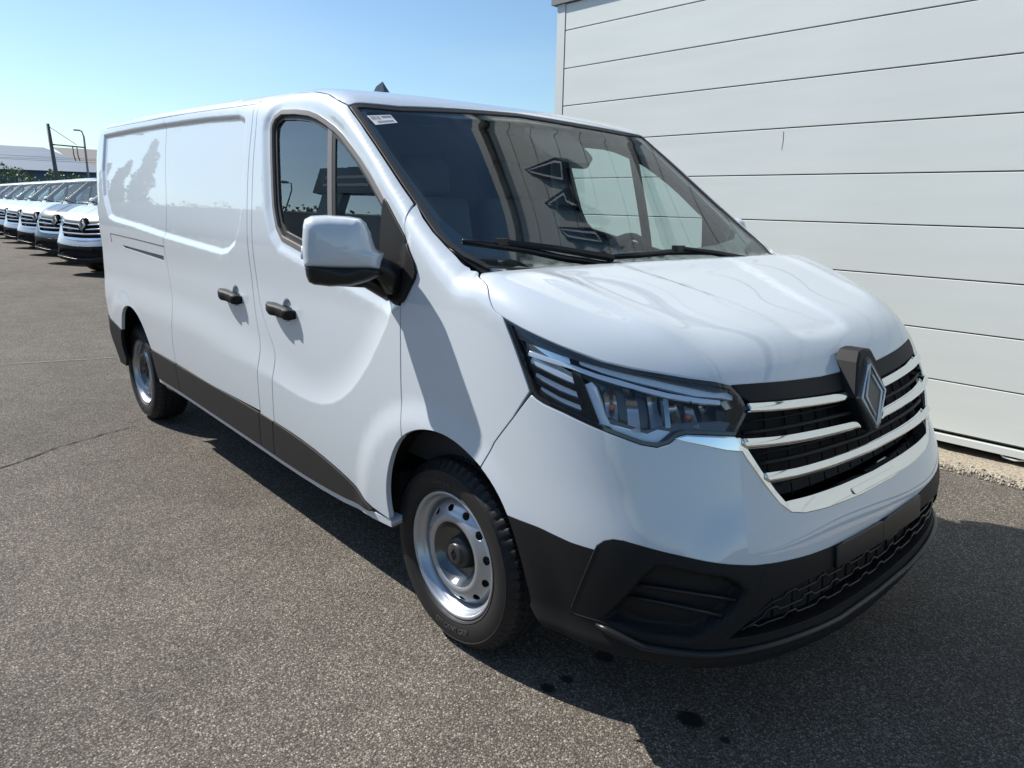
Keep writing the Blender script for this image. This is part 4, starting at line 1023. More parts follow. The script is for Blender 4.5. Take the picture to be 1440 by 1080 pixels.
    n = len(prof); F = [[i, (i+1) % n, n+(i+1) % n, n+i] for i in range(n)] + [list(range(n)), list(range(n, 2*n))[::-1]]
    for yb in (.44,):
        box(V, F, (-.36, yb, 1.25), (.2, .36, .08))
    link('dashboard', mesh('dashboard', V, F, M['interior'], smooth=False), van)
    for y0, wdt in ((-.56, .46), (-.12, .44), (.46, .50)):
        s_ = link('seat', bevel_box_mesh('seat', (.52, wdt, .16), M['seat'], .05, 3), van, (-.86, y0, .86))
        link('seat_back', bevel_box_mesh('seat_back', (.14, wdt, .62), M['seat'], .055, 3), s_, (-.30, 0, .36), (0, -.22, 0))
        link('headrest', bevel_box_mesh('headrest', (.10, .26, .19), M['seat'], .045, 3), s_, (-.39, 0, .76), (0, -.15, 0))
    V = []; F = []; c = Vector((-.50, .45, 1.20)); pts = []
    ax = Vector((-.88, 0, .48)).normalized(); a = Vector((0, 1, 0)); b_ = ax.cross(a)
    for i in range(33): th = 2*math.pi*i/32; pts.append(c + (a*math.cos(th) + b_*math.sin(th))*.185)
    tube(V, F, pts, .016, 8, cap=False); tube(V, F, [c-a*.17, c+a*.17], .018, 6); tube(V, F, [c, c+b_*(-.17)], .018, 6); tube(V, F, [c+ax*.0, c-ax*.2], .035, 8)
    tube(V, F, [c+ax*.02, c-ax*.04], [.055, .065], 12)
    link('steering_wheel', mesh('steering_wheel', V, F, M['interior']), van)
    V = []; F = []; box(V, F, (-1.36, 0, 1.2), (.03, 1.66, 1.3)); link('bulkhead', mesh('bulkhead', V, F, M['interior'], smooth=False), van)

    # --- wheels
    R0 = .2205
    tp = [(.222, -.018), (.224, -.002), (.229, .003), (.233, .0065), (.235, .0045), (.245, .009), (.262, .0125), (.280, .013), (.296, .009), (.2985, .0105), (.3015, .006), (.309, -.001), (.3185, -.010)]
    VV = []; FF = []; nseg = 360
    tread = [(-.018, .331), (-.045, .3350), (-.048, .327), (-.056, .327), (-.059, .3355), (-.088, .336), (-.091, .327), (-.100, .327), (-.103, .336), (-.135, .3355), (-.138, .327), (-.146, .327), (-.150, .335), (-.185, .330), (-.20, .318), (-.21, .29), (-.2, .22)]
    prof = tp + [(r, o) for o, r in tread]; q = len(prof)
    for k in range(nseg):
        th = 2*math.pi*k/nseg; c_, s_ = math.cos(th), math.sin(th); g = (k % 6 < 2)
        for i, (r, o) in enumerate(prof):
            rr = r
            if g and i in (12, 13, 14): rr -= .008 if i > 12 else .006
            if g and i in (17, 18): rr -= .005
            VV.append((rr*c_, -o, rr*s_))
    for k in range(nseg):
        for i in range(q-1): FF.append([k*q+i, k*q+i+1, ((k+1) % nseg)*q+i+1, ((k+1) % nseg)*q+i])
    tyre_me = mesh('tyre', VV, FF, M['tyre'])
    tyre_me.set_sharp_from_angle(angle=R_(40))
    rim_me = lathe('rim', [(.2235, -.02), (.2235, -.002), (.2205, .001), (.214, -.001), (.209, -.008), (.206, -.020), (.200, -.026), (.194, -.030), (.190, -.045), (.188, -.10), (.186, -.19), (.20, -.2)], M['steel'], 72)
    prf = hermite([0, .03, .062, .080, .100, .113, .124, .135, .148, .170, .184, .195], [-.058, -.058, -.056, -.050, -.034, -.016, -.010, -.012, -.019, -.032, -.050, -.062])
    def Pw(u, v, d=0.):
        r = np.hypot(u, v); return np.stack([u, -(prf(r)+d), v], -1)
    def circ2(cx, cz, rx, rz, n=16, rot=0): 
        th = np.linspace(0, 2*math.pi, n, endpoint=False); x = rx*np.cos(th); y = rz*np.sin(th)
        return [(cx+a_*math.cos(rot)-b2*math.sin(rot), cz+a_*math.sin(rot)+b2*math.cos(rot)) for a_, b2 in zip(x, y)]
    holes = []
    for k in range(12):
        th = 2*math.pi*(k+.4)/12; holes.append(circ2(.161*math.cos(th), .161*math.sin(th), .0125, .0175, 14, th))
    V, F, N = panel_data(circ2(0, 0, .193, .193, 90), Pw, d=0, thick=.004, holes=holes, res=.011, bstep=.008); F = fix_winding(V, F, N)
    disc_me = mesh('wheel_disc', V, F, M['steel'], N)
    V, F, N = panel_data(circ2(0, 0, .112, .112, 60), Pw, d=.002, thick=.003, res=.012); F = fix_winding(V, F, N)
    # darker pressed centre dish with four bright windows left open
    dish_me = mesh('wheel_dish', V, F, M['dish'], N)
    cap_me = lathe('hub_cap', [(.058, -.06), (.058, -.046), (.055, -.034), (.046, -.026), (.040, -.026), (.038, -.022), (.036, -.016), (.030, -.014), (.0, -.013)], M['hub'], 40)
    bolts = []
    txt = text_mesh('tyre_lettering', 'EFFICIENT GRIP', .026, .0006, M['text'])
    # bend the lettering round the lower sidewall
    L = len(txt.vertices)
    for v in txt.vertices:
        x, y, z = v.co; r = .262 - y; th = -math.pi/2 + .10 + x/.262*1.0
        o = .0140 + z
        v.co = (r*math.cos(th), -o, r*math.sin(th))
    txt2 = text_mesh('tyre_lettering', '215/65 R16C', .018, .0006, M['text'])
    for v in txt2.vertices:
        x, y, z = v.co; r = .262 + y; th = math.pi/2 + .1 - x/.262; v.co = (r*math.cos(th), -(.0140+z), r*math.sin(th))
    # diamond mark moulded on the hub
    V = []; F = []
    for k in (1.0, .55):
        pts = [(0, -.0125, .020*k), (.013*k, -.0125, 0), (0, -.0125, -.020*k), (-.013*k, -.0125, 0), (0, -.0125, .020*k)]
        pts = [(x*-1, y_, z) for x, y_, z in pts]; pts = [(x, .0125, z) for x, y_, z in pts]; tube(V, F, pts, .0016, 4)
    mark_me = mesh('hub_mark', V, F, M['plastic_smooth'], smooth=False)
    def wheel(x, sg, rot):
        w_ = link('wheel', disc_me, van, (x, -.905*sg, .335), (0, rot, 0 if sg > 0 else math.pi))
        for nm, me in (('tyre', tyre_me), ('rim', rim_me), ('wheel_dish', dish_me), ('hub_cap', cap_me), ('hub_mark', mark_me), ('tyre_lettering', txt), ('tyre_lettering', txt2)):
            link(nm, me, w_)
        return w_
    wheel(0, 1, 0); wheel(-3.498, 1, .5); wheel(0, -1, .2); wheel(-3.498, -1, .9)
    return van
# ---------------------------------------------------------------- setting
def asphalt():
    m = mat('asphalt', (.1, .1, .1), .88, spec=.25); n, l, b = nodes(m)
    tc = n.new('ShaderNodeTexCoord')
    def vor(scale, feat='F1', out='Color'):
        v = n.new('ShaderNodeTexVoronoi'); v.inputs['Scale'].default_value = scale; v.feature = feat
        l.new(tc.outputs['Object'], v.inputs['Vector']); return v
    def noi(scale, det=4, r=.6):
        t = n.new('ShaderNodeTexNoise'); t.inputs['Scale'].default_value = scale; t.inputs['Detail'].default_value = det; t.inputs['Roughness'].default_value = r
        l.new(tc.outputs['Object'], t.inputs['Vector']); return t
    def math_(op, a, bb, clamp=False):
        x = n.new('ShaderNodeMath'); x.operation = op; x.use_clamp = clamp
        for i, q in enumerate((a, bb)):
            if isinstance(q, (int, float)): x.inputs[i].default_value = q
            else: l.new(q, x.inputs[i])
        return x.outputs[0]
    v1 = vor(170); v2 = vor(300)
    sep = n.new('ShaderNodeSeparateColor'); l.new(v1.outputs['Color'], sep.inputs[0])
    sep2 = n.new('ShaderNodeSeparateColor'); l.new(v2.outputs['Color'], sep2.inputs[0])
    rp = n.new('ShaderNodeValToRGB'); e = rp.color_ramp.elements
    e[0].position = 0; e[0].color = (.108, .094, .078, 1); e[1].position = 1; e[1].color = (.43, .385, .325, 1)
    for p, c in ((.35, (.15, .132, .112)), (.70, (.205, .181, .154)), (.90, (.275, .245, .209))): x = e.new(p); x.color = (*c, 1)
    l.new(sep.outputs[0], rp.inputs[0])
    # bitumen between stones
    gapf = n.new('ShaderNodeMapRange'); gapf.inputs['From Min'].default_value = .25; gapf.inputs['From Max'].default_value = .62; gapf.inputs['To Min'].default_value = 1; gapf.inputs['To Max'].default_value = .42
    dn = math_('MULTIPLY', v1.outputs['Distance'], 1.0); l.new(dn, gapf.inputs['Value'])
    big = noi(.35, 5); mid = noi(3.5, 4)
    mr = n.new('ShaderNodeMapRange'); mr.inputs['From Min'].default_value = .3; mr.inputs['From Max'].default_value = .7; mr.inputs['To Min'].default_value = .78; mr.inputs['To Max'].default_value = 1.20; l.new(big.outputs['Fac'], mr.inputs['Value'])
    mr2 = n.new('ShaderNodeMapRange'); mr2.inputs['From Min'].default_value = .3; mr2.inputs['From Max'].default_value = .7; mr2.inputs['To Min'].default_value = .86; mr2.inputs['To Max'].default_value = 1.12; l.new(mid.outputs['Fac'], mr2.inputs['Value'])
    f = math_('MULTIPLY', math_('MULTIPLY', gapf.outputs[0], mr.outputs[0]), mr2.outputs[0])
    f = math_('MULTIPLY', f, math_('ADD', math_('MULTIPLY', sep2.outputs[1], .5), .75))
    mx = n.new('ShaderNodeVectorMath'); mx.operation = 'SCALE'; l.new(rp.outputs[0], mx.inputs[0]); l.new(f, mx.inputs['Scale'])
    l.new(mx.outputs[0], b.inputs['Base Color'])
    h = math_('SUBTRACT', math_('MULTIPLY', sep.outputs[1], .7), math_('MULTIPLY', v1.outputs['Distance'], 1.1))
    bp = n.new('ShaderNodeBump'); bp.inputs['Strength'].default_value = .75; bp.inputs['Distance'].default_value = .0035
    l.new(h, bp.inputs['Height']); l.new(bp.outputs[0], b.inputs['Normal'])
    return m
M['asphalt'] = asphalt()
M['wall'] = col_noise(noise_bump(mat('wall_panel', (.64, .67, .65), .42), 900, .12, .0006), (.60, .63, .61), (.64, .67, .65), 2.0, vec=(.4, 1, 3))
M['wall_trim'] = mat('wall_trim', (.58, .60, .59), .45)
M['flash'] = mat('grey_flashing', (.16, .165, .17), .5)
M['joint'] = mat('dark_joint', (.10, .09, .08), .8)  # dark core colour between the wall panels, also used for the scratch
M['gravel'] = None

def build_ground():
    V = [(-600, -500, 0), (300, -500, 0), (300, 500, 0), (-600, 500, 0)]
    g = link('ground', mesh('ground', V, [[0, 1, 2, 3]], M['asphalt'], smooth=False)); tag(g, 'grey brown asphalt yard with light stones in it', None, kind='structure')
    # strip of sandy grit along the wall foot
    m = mat('sandy_grit', (.3, .26, .2), .95); n, l, b = nodes(m)
    col_noise(m, (.15, .125, .095), (.46, .40, .31), 60, .3, .7, 6); noise_bump(m, 120, .8, .006)
    rnd = random.Random(3); V = []; F = []
    xs = np.arange(-3.6, 8, .05)
    for i, x in enumerate(xs): V += [(x, 2.46+.05*math.sin(x*3.1)+.035*math.sin(x*11.3+1)+rnd.uniform(-.015, .015), .004), (x, 2.62+rnd.uniform(-.02, .02), .012+rnd.uniform(0, .006)), (x, 2.80, .016+rnd.uniform(0, .008)), (x, 3.0, .01)]
    n_ = len(xs); F = [[i*4+k, (i+1)*4+k, (i+1)*4+k+1, i*4+k+1] for i in range(n_-1) for k in range(3)]
    gs = link('grit_strip', mesh('grit_strip', V, F, m)); tag(gs, 'pale sandy grit gathered along the foot of the panelled wall', None, kind='structure')
    # loose pebbles
    V = []; F = []
    for i in range(2600):
        x = rnd.uniform(-.4, 3.0); y = 2.42 + abs(rnd.gauss(0, .17)); 
        if y > 2.95: continue
        r = rnd.uniform(.003, .010)*(1.6 if rnd.random() < .06 else 1); b = len(V)
        h = rnd.uniform(.4, .8); a0 = rnd.uniform(0, 6)
        for k in range(5): th = a0+k*1.2566; q = r*rnd.uniform(.7, 1.2); V.append((x+q*math.cos(th), y+q*math.sin(th), .006))
        for k in range(5): th = a0+k*1.2566+.3; q = r*.6; V.append((x+q*math.cos(th), y+q*math.sin(th), .006+r*h*1.4))
        F += [[b+k, b+(k+1) % 5, b+5+(k+1) % 5, b+5+k] for k in range(5)] + [[b+5+k for k in range(5)]]
    pm = col_noise(mat('pebbles', (.3, .27, .22), .9), (.16, .14, .11), (.52, .47, .38), 30, .3, .7)
    pb = link('pebbles', mesh('pebbles', V, F, pm, smooth=False)); tag(pb, 'loose pebbles and crumbs of grit beside the wall', None, kind='stuff')
    # cracks and stains in the asphalt
    cm = mat('crack_filler', (.018, .017, .016), .9)
    def crack(pts, w, name, label, m=cm, amp=.012, seed=1):
        r = random.Random(seed); P = resample(pts, .035, False); V = []; F = []
        t = P[-1]-P[0]; t = t/np.linalg.norm(t); nn = np.array([-t[1], t[0]]); o = 0
        for i, p in enumerate(P):
            o = o*.8 + r.uniform(-amp, amp); q = p + nn*o; ww = w*r.uniform(.25, 1.3)
            V += [(*(q+nn*ww), .004), (*(q-nn*ww), .004)]
        F = [[2*i, 2*i+1, 2*i+3, 2*i+2] for i in range(len(P)-1)]
        c = link(name, mesh(name, V, F, m, smooth=False)); tag(c, label, 'crack', kind='structure')
    crack([(-3.36, -1.02), (-3.30, -1.25), (-3.12, -1.6), (-2.97, -1.85), (-2.95, -2.4), (-2.9, -3.2)], .006, 'crack', 'thin dark crack in the asphalt beside the rear wheel', seed=2)
    crack([(-5.6, .2), (-5.8, -.6), (-6.1, -1.6), (-6.3, -2.6)], .012, 'crack', 'pale worn joint in the asphalt behind the van', m=mat('worn_joint', (.22, .2, .18), .9), seed=5)
    om = mat('oil_stain', (.010, .010, .011), .6); n_, l_, b_ = nodes(om)
    tc = n_.new('ShaderNodeTexCoord'); ln = n_.new('ShaderNodeVectorMath'); ln.operation = 'LENGTH'; no = n_.new('ShaderNodeTexNoise'); no.inputs['Scale'].default_value = 45; no.inputs['Detail'].default_value = 4
    at = n_.new('ShaderNodeMath'); at.operation = 'MULTIPLY_ADD'; at.inputs[1].default_value = 1.1; mr_ = n_.new('ShaderNodeMapRange'); mr_.inputs['From Min'].default_value = 1.38; mr_.inputs['From Max'].default_value = 1.12
    sc_ = n_.new('ShaderNodeTexCoord'); l_.new(tc.outputs['Object'], no.inputs['Vector']); l_.new(tc.outputs['Object'], ln.inputs[0])
    l_.new(no.outputs['Fac'], at.inputs[0]); l_.new(ln.outputs['Value'], at.inputs[2]); l_.new(at.outputs[0], mr_.inputs['Value']); l_.new(mr_.outputs[0], b_.inputs['Alpha'])
    for k, (x, y, r) in enumerate(SPOTS):
        rr = random.Random(k); V = [(0, 0, 0)]; nn = 26; r *= 1.25
        for i in range(nn): th = 2*math.pi*i/nn; q = rr.uniform(.85, 1.1); V.append((q*math.cos(th), q*math.sin(th), 0))
        o = link('oil_stain', mesh('oil_stain', V, [[0, 1+i, 1+(i+1) % nn] for i in range(nn)], om, smooth=False), None, (x, y, .004)); o.scale = (r, r*.8, 1); tag(o, SPOTL[k], None, kind='structure')
SPOTS = [(0.783, -0.591, 0.045), (0.9, -0.589, 0.017), (0.399, -0.82, 0.027), (0.409, -0.742, 0.023), (0.405, -0.554, 0.037)]
SPOTL = ['largest dark oil stain on the asphalt in front of the bumper', 'small dark oil drip right of the largest stain', 'round oil spot near the shadow edge ahead of the front wheel', 'oil spot between the bumper corner and the round spot', 'faint oil spot under the bumper corner']

WX0, WY = -3.33, 2.80
def build_wall():
    w_ = link('warehouse_building', None, loc=(0, 0, 0)); tag(w_, 'tall pale grey building with flat horizontal wall panels beside the big white van', 'building')
    H = 5.30
    V = []; F = []; box(V, F, (2.3+WX0+4, WY+1.03, .12+H/2), (14-.02, 2.0, H-.1)); 
    x1 = 11.0
    V = []; F = []
    box(V, F, ((WX0+.02+x1)/2, WY+1.02, (.12+H)/2), (x1-WX0-.04, 2.0, H-.12-.02)); link('wall_core', mesh('wall_core', V, F, M['joint'], smooth=False), w_)
    V = []; F = []; box(V, F, ((WX0+x1)/2, WY+1.16, .06), (x1-WX0-.3, 1.9, .12)); link('footing', mesh('footing', V, F, M['dark'], smooth=False), w_)
    z = .1375; k = 0
    zs = [.138 + .3195*i for i in range(10)]
    me_cache = {}
    def wpanel(z0, z1, x0, x1_):
        key = (round(z1-z0, 4), round(x1_-x0, 3))
        if key not in me_cache:
            me_cache[key] = bevel_box_mesh('wall_panel', (x1_-x0, .03, z1-z0-.008), M['wall'], .0025, 1)
        link('wall_panel', me_cache[key], w_, ((x0+x1_)/2, WY+.015, (z0+z1)/2))
    for i in range(9): wpanel(zs[i], zs[i+1], WX0+.105, x1)
    wpanel(zs[9], 3.235, WX0+.105, x1)
    z = 3.30
    while z < H-.1: wpanel(z, min(z+.3195, H), WX0+.105, x1); z += .3195
    V = []; F = []; box(V, F, (WX0+.05, WY+.02, (.09+3.235)/2), (.098, .05, 3.235-.09)); link('corner_trim', mesh('corner_trim', V, F, M['wall_trim'], smooth=False), w_)
    V = []; F = []; box(V, F, (WX0+.05, WY+.02, (3.3+H)/2), (.098, .05, H-3.3)); link('corner_trim', mesh('corner_trim', V, F, M['wall_trim'], smooth=False), w_)
    V = []; F = []; box(V, F, ((WX0+x1)/2-.02, WY+.4, 3.268), (x1-WX0+.06, .87, .062)); link('flashing', mesh('flashing', V, F, M['flash'], smooth=False), w_)
    V = []; F = []; box(V, F, ((WX0+x1)/2, WY+.4, H+.05), (x1-WX0+.1, .95, .14)); link('roof_edge', mesh('roof_edge', V, F, M['wall_trim'], smooth=False), w_)
    V = []; F = []; box(V, F, ((WX0+x1)/2, WY+.002, .096), (x1-WX0, .05, .042)); link('base_trim', mesh('base_trim', V, F, M['wall_trim'], smooth=False), w_)
    V = []; F = []; tube(V, F, [(.62, WY+.02, .085), (.66, WY-.01, .06), (.72, WY-.015, .055), (.80, WY+.0, .07), (.86, WY+.03, .09)], .006, 6); link('cable_loop', mesh('cable_loop', V, F, M['wall_trim']), w_)
    V = []; F = []; P = hitp['scratch']; tube(V, F, [(P[0][0], WY-.0005, P[0][2]), ((P[0][0]+P[1][0])/2+.004, WY-.0005, (P[0][2]+P[1][2])/2), (P[1][0], WY-.0005, P[1][2])], [.0022, .0018, .001], 4); link('scratch_mark', mesh('scratch_mark', V, F, M['joint']), w_)
    # signs high on the wall (seen mirrored in the windscreen)
    def sign(poly, label, m1, name='wall_sign'):
        s = link(name, None, loc=(poly[0][0], WY-.05, poly[0][1])); tag(s, label, 'sign')
        P = np.array(poly)-np.array(poly[0]); n = len(P)
        for nm, ins_, y, mm in (('sign_board', 0, 0, m1), ('sign_outline', .035, -.012, M['sign_line']), ('sign_face', .055, -.016, m1)):
            Q = inset(clean(P), ins_); n = len(Q); V = [(a, y-.012, b) for a, b in Q] + [(a, y+.04, b) for a, b in Q]
            link(nm, mesh(nm, V, [list(range(n))[::-1], list(range(n, 2*n))] + [[i, (i+1) % n, n+(i+1) % n, n+i] for i in range(n)], mm, smooth=False), s)
    sign(hitp['s1'], 'upper dark blue chevron sign with white outline on the wall', M['sign_blue'])
    sign(hitp['s2'], 'lower dark blue chevron sign with white outline on the wall', M['sign_blue'])
    sign(hitp['s3'], 'dark blue slanted panel sign with white outline on the wall', M['sign_blue'])
M['sign_blue'] = mat('sign_blue', (.012, .022, .05), .25, 0, .5)
M['sign_line'] = mat('sign_white_line', (.7, .72, .75), .4)

def copy_tree(o, parent=None, skip=()):
    c = o.copy(); COL.objects.link(c); c.parent = parent
    for ch in list(o.children):
        if ch.name.split('.')[0] in skip: continue
        copy_tree(ch, c, skip)
    return c
SKIP = ('tyre_lettering', 'hub_mark', 'registration_sticker', 'bar_notch', 'reflector_facet', 'bulb', 'pocket_fin', 'handle_cup_rim', 'grille_rib', 'insert_seam', 'track_cover_seam', 'louvre_bar', 'inner_lining')
def bg_vans(van):
    h = Vector((.45, -.89, 0)).normalized(); rz = math.atan2(h.y, h.x)
    for i in range(9):
        e = Vector((-14.1-2.98*i, 1.05+.115*i, 0)); o = copy_tree(van, None, SKIP)
        o.location = e - h*.93 ; o.rotation_euler = (0, 0, rz + R_(random.Random(i).uniform(-1, 1)))
        o['label'] = BGL[i]; o['group'] = 'delivery vans parked side by side in the row behind'; o['category'] = 'van'
        if i == 1:
            for ch in [o]+list(o.children_recursive):
                if ch.type == 'MESH':
                    for k, s in enumerate(ch.material_slots):
                        if s.material == M['paint']: s.link = 'OBJECT'; s.material = M['grey_paint']
BGL = ['white van at the near end of the parked row, half hidden behind the big van', 'dark grey van, the only grey one in the parked row',
 'white van directly left of the grey van in the parked row', 'white van second to the left of the grey van', 'white van third to the left of the grey van',
 'white van fourth to the left of the grey van, at the left picture edge', 'white van fifth to the left of the grey van, far along the row', 'white van sixth to the left of the grey van, far along the row', 'farthest white van at the far left end of the parked row']

def leaf_mat(name, a, b_):
    m = mat(name, a, .6); return col_noise(m, a, b_, 1.7, .3, .7, 3)
M['leafA'] = leaf_mat('hedge_leaf', (.06, .11, .022), (.16, .21, .045)); M['leafB'] = leaf_mat('dark_leaf', (.025, .045, .016), (.06, .085, .025)); M['bark'] = mat('bark', (.07, .055, .04), .9)
def foliage(V, F, c, r, n, ls, rnd, shell=.55):
    for i in range(n):
        d = Vector((rnd.gauss(0, 1), rnd.gauss(0, 1), rnd.gauss(0, 1))).normalized(); k = shell + (1-shell)*rnd.random()**.6
        p = Vector((c[0]+d.x*r[0]*k, c[1]+d.y*r[1]*k, c[2]+d.z*r[2]*k))
        if p.z < .05: continue
        a = Vector((rnd.gauss(0, 1), rnd.gauss(0, 1), rnd.gauss(0, 1))).normalized(); b = a.orthogonal().normalized(); c2 = a.cross(b); s = ls*rnd.uniform(.6, 1.4); q = len(V)
        V += [tuple(p+b*s), tuple(p+c2*s*.6), tuple(p-b*s), tuple(p-c2*s*.6)]; F.append([q, q+1, q+2, q+3])
def background():
    rnd = random.Random(11)
    # warehouse far behind
    A = Vector((-1, 0, 0))
    wv = link('far_warehouse', None, loc=(-95, 20, 0)); tag(wv, 'long low far warehouse with pale grey roof over a blue wall', 'building')
    blue = mat('blue_cladding', (.045, .11, .22), .5); roofm = col_noise(mat('grey_roof', (.30, .31, .34), .5), (.16, .19, .23), (.20, .23, .275), 1.5, vec=(1, .1, 1))
    def wb(name, V, F, m): link(name, mesh(name, V, F, m, smooth=False), wv)
    # local: x depth (away = -x), y along
    y0, y1 = -34, 1.6
    V = []; F = []; box(V, F, (-20, (y0+y1)/2, 2.05), (38, y1-y0, 4.1)); wb('wall', V, F, blue)
    V = [(.2, y0, 4.05), (.2, y1+.1, 4.05), (-16, y1-3.6, 7.3), (-16, y0, 7.3), (-40, y0, 4.05), (-40, y1, 4.05)]; wb('roof', V, [[0, 1, 2, 3], [3, 2, 5, 4], [1, 5, 2]], roofm)
    for k in range(9):
        V = []; F = []; box(V, F, (-.95, y1-2.2-3.4*k, 3.0), (.12, .35, .25)); wb('wall_lamp', V, F, M['white_print'])
    w2 = link('far_shed', None, loc=(-100, 23, 0)); tag(w2, 'darker brown grey shed roof right of the far warehouse', 'building')
    V = [(0, -1.0, 3.2), (0, 8, 3.2), (-15, 8, 7.6), (-15, -3.4, 7.6)]; link('roof', mesh('roof', V, [[0, 1, 2, 3]], mat('brown_roof', (.20, .19, .18), .7), smooth=False), w2)
    V = []; F = []; box(V, F, (-8, 3.5, 1.6), (15.8, 9, 3.2)); link('wall', mesh('wall', V, F, blue, smooth=False), w2)
    # hedge
    V = []; F = []
    for i in range(42):
        y = -6 + i*.75; h = 3.3 + .25*math.sin(i*1.3)+rnd.uniform(-.25, .35) - max(0, i-12)*.07
        foliage(V, F, (-58+rnd.uniform(-.7, .7), y, h*.5), (1.1, .9, h*.52), 700, .075, rnd, .7)
    hd = link('hedge', mesh('hedge', V, F, M['leafA'], smooth=False)); tag(hd, 'rough green hedge running behind the parked vans', 'hedge')
    # mast with arm and overhead wires
    def at(px, D): return Vector(hitp[px][D])
    mm = mat('mast_steel', (.10, .105, .10), .6); gm = mat('galvanised', (.30, .31, .32), .5)
    ms = link('overhead_line_mast', None, loc=(-57.0, 8.8, 0)); tag(ms, 'leaning dark steel mast with cross arm carrying overhead wires', 'mast')
    V = []; F = []; tube(V, F, [(0, .15, 0), (0, -.12, 6.05)], [.15, .11], 8); link('pole', mesh('pole', V, F, mm), ms)
    V = []; F = []; tube(V, F, [(0, -.05, 4.75), (.3, 1.9, 4.65)], .05, 6); tube(V, F, [(0, -.1, 5.9), (.2, 1.4, 4.8)], .018, 4); link('arm', mesh('arm', V, F, mm), ms)
    for yy in (1.15, 1.4):
        V = []; F = []; tube(V, F, [(.2, yy, 4.68), (.2, yy+.02, 4.1), (.2, yy+.1, 3.75)], .035, 5); link('insulator', mesh('insulator', V, F, mm), ms)
    wm_ = mat('wire', (.05, .05, .05), .6)
    for k, (a, b, lab) in enumerate((((-57, -20, 4.4), (-57, 22, 4.0), 'upper overhead wire crossing the sky by the mast'), ((-57, -20, 4.2), (-57, 22, 3.75), 'lower overhead wire crossing the sky by the mast'), ((-52, -20, 3.7), (-60, 24, 4.2), 'thin overhead wire sloping towards the street lamp'))):
        V = []; F = []; P = [Vector(a).lerp(Vector(b), t/14) - Vector((0, 0, .25*math.sin(math.pi*t/14))) for t in range(15)]; tube(V, F, P, .010, 4); o = link('overhead_wire', mesh('overhead_wire', V, F, wm_)); tag(o, lab, 'wire')
    def lamp(x, y, h, arm, label, double=False, th=1):
        lp = link('street_lamp', None, loc=(x, y, 0)); tag(lp, label, 'street lamp')
        V = []; F = []; tube(V, F, [(0, 0, 0), (0, 0, h-.4), (arm[0]*.3, arm[1]*.3, h-.05), (arm[0], arm[1], h+.02)], [.09*th, .06*th, .05*th, .04*th], 8); link('pole', mesh('pole', V, F, gm), lp)
        V = []; F = []; box(V, F, (arm[0]*1.25, arm[1]*1.25, h), (.2+abs(arm[0])*.5, .2+abs(arm[1])*.5, .09)); link('lamp_head', mesh('lamp_head', V, F, gm, smooth=False), lp)
        if double: V = []; F = []; box(V, F, (-arm[0]*1.1, -arm[1]*1.1, h), (.25, .5, .09)); tube(V, F, [(0, 0, h-.05), (-arm[0], -arm[1], h)], .04, 6); link('lamp_head', mesh('lamp_head', V, F, gm, smooth=False), lp)
    lamp(-56.8, 10.7, 5.75, (0, -.32), 'street lamp with one arm right of the overhead line mast')
    lamp(-76.5, 8.15, 7.4, (0, -.32), 'small far street lamp with two arms left of the mast', True)
    # far street trees line on the horizon
    V = []; F = []
    for i in range(60): foliage(V, F, (-170+rnd.uniform(-5, 5), -120+i*5.5, 2.2), (4, 4.5, 3.2*rnd.uniform(.6, 1.3)), 160, .5, rnd, .6)
    o = link('tree_belt', mesh('tree_belt', V, F, M['leafB'], smooth=False)); tag(o, 'far dark belt of trees along the horizon', None, kind='stuff')
    # surroundings to the left of the camera, seen mirrored in the van's side
    def tree(x, y, h, rx, label, cone=True, name='cypress_tree'):
        t = link(name, None, loc=(x, y, 0)); tag(t, label, 'tree'); V = []; F = []
        tube(V, F, [(0, 0, 0), (.1, 0, h*.5), (0, .1, h*.9)], [.3, .16, .04], 8); link('trunk', mesh('trunk', V, F, M['bark']), t)
        V = []; F = []
        for k in range(9):
            f = k/8; r = rx*(math.sin(math.pi*(.18+.78*f))**.7)*rnd.uniform(.8, 1.15); foliage(V, F, (rnd.uniform(-.3, .3), rnd.uniform(-.3, .3), h*(.16+.80*f)), (r, r, h*.10), 330, .22, rnd, .4)
        link('crown', mesh('crown', V, F, M['leafB'], smooth=False), t)
    tree(-70, -18.6, 12.2, 1.0, 'tallest cypress tree of the three left of the yard'); tree(-70, -16.9, 9.4, .7, 'middle cypress tree of the three left of the yard'); tree(-70, -15.7, 8.6, .5, 'lowest cypress tree of the three, nearest the parked vans')
    # low pale boundary wall and bushes
    bw = link('boundary_wall', None, loc=(-40, -14, 0)); tag(bw, 'long grey boundary wall beyond the open yard', 'wall')
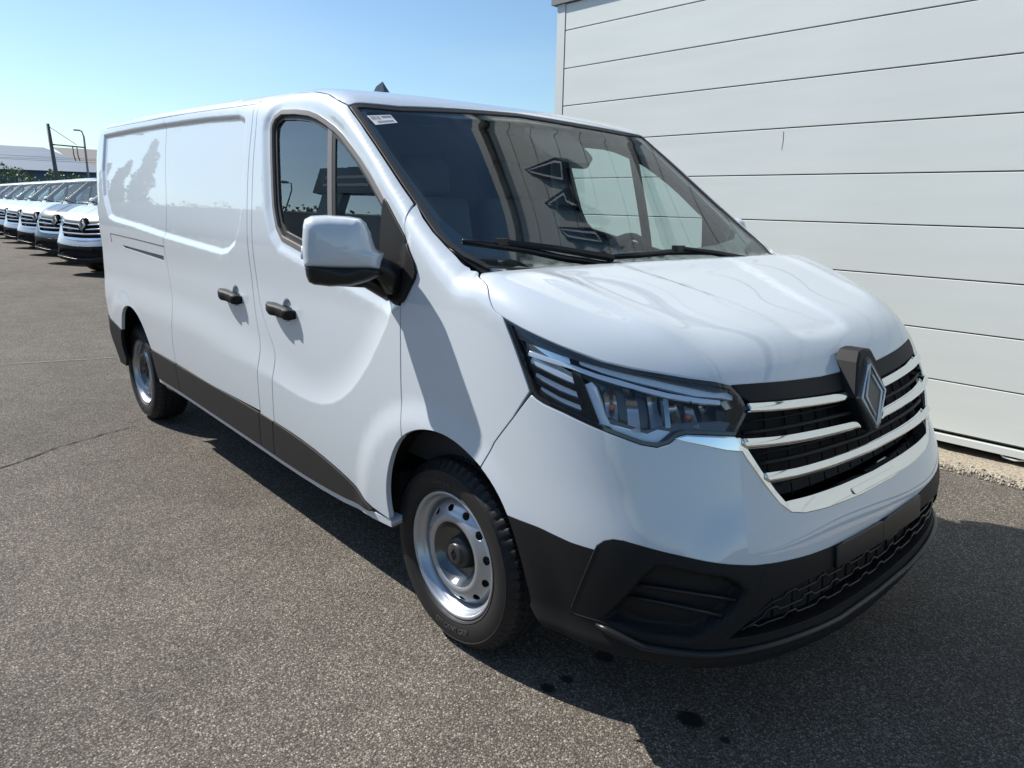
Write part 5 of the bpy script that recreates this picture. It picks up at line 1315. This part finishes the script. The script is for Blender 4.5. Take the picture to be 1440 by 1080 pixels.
    lw_ = col_noise(mat('concrete_wall', (.32, .31, .30), .8), (.26, .255, .25), (.38, .37, .35), .8)
    V = []; F = []; box(V, F, (0, 0, 2.0), (90, .25, 4.0)); link('wall_body', mesh('wall_body', V, F, lw_, smooth=False), bw)
    V = []; F = []; box(V, F, (0, 0, 4.05), (90, .35, .09)); link('coping', mesh('coping', V, F, M['wall_trim'], smooth=False), bw)
    V = []; F = []
    for i in range(60):
        x = -85 + i*1.5; foliage(V, F, (x, -15.6, 3.7), (1.1, .8, 1.0*rnd.uniform(.5, 1.5)), 110, .13, rnd, .5)
    o = link('bushes', mesh('bushes', V, F, M['leafB'], smooth=False)); tag(o, 'ragged bushes growing over the long boundary wall', None, kind='stuff')
    lamp(-26, -12.2, 5.4, (-.5, .1), 'tall street lamp in front of the boundary wall', th=.5)
    ts = link('totem_sign', None, loc=(-16.8, -9.3, 0)); tag(ts, 'tall dark signpost with a wide dark panel on top', 'sign')
    V = []; F = []; box(V, F, (0, 0, 2.0), (1.1, .25, 4.0)); link('post', mesh('post', V, F, M['sign_blue'], smooth=False), ts)
    V = []; F = []; box(V, F, (.5, 0, 4.4), (3.2, .3, .9)); link('sign_panel', mesh('sign_panel', V, F, M['sign_blue'], smooth=False), ts)
    for k in range(2):
        V = []; F = []; box(V, F, (.6, .16, 4.25+.28*k), (2.4, .01, .09)); link('sign_line', mesh('sign_line', V, F, M['sign_line'], smooth=False), ts)
hitp = {'scratch': [[-1.01, 2.8, 2.033], [-1.011, 2.8, 1.907]], 's1': [(-1.557, 4.771), (-1.547, 4.27), (-1.494, 4.16), (-1.257, 4.204), (-1.459, 4.668)], 's2': [(-1.159, 4.622), (-1.227, 4.237), (-1.126, 4.223), (-0.955, 3.963), (-0.926, 4.002), (-1.088, 4.557)], 's3': [(-0.915, 4.509), (-0.778, 3.948), (-0.608, 3.873), (-0.766, 4.393)]}
build_ground(); build_wall()
van = build_van()
tag(van, 'large glossy white panel van parked close to the camera beside the panelled wall', 'van')
bg_vans(van); background()
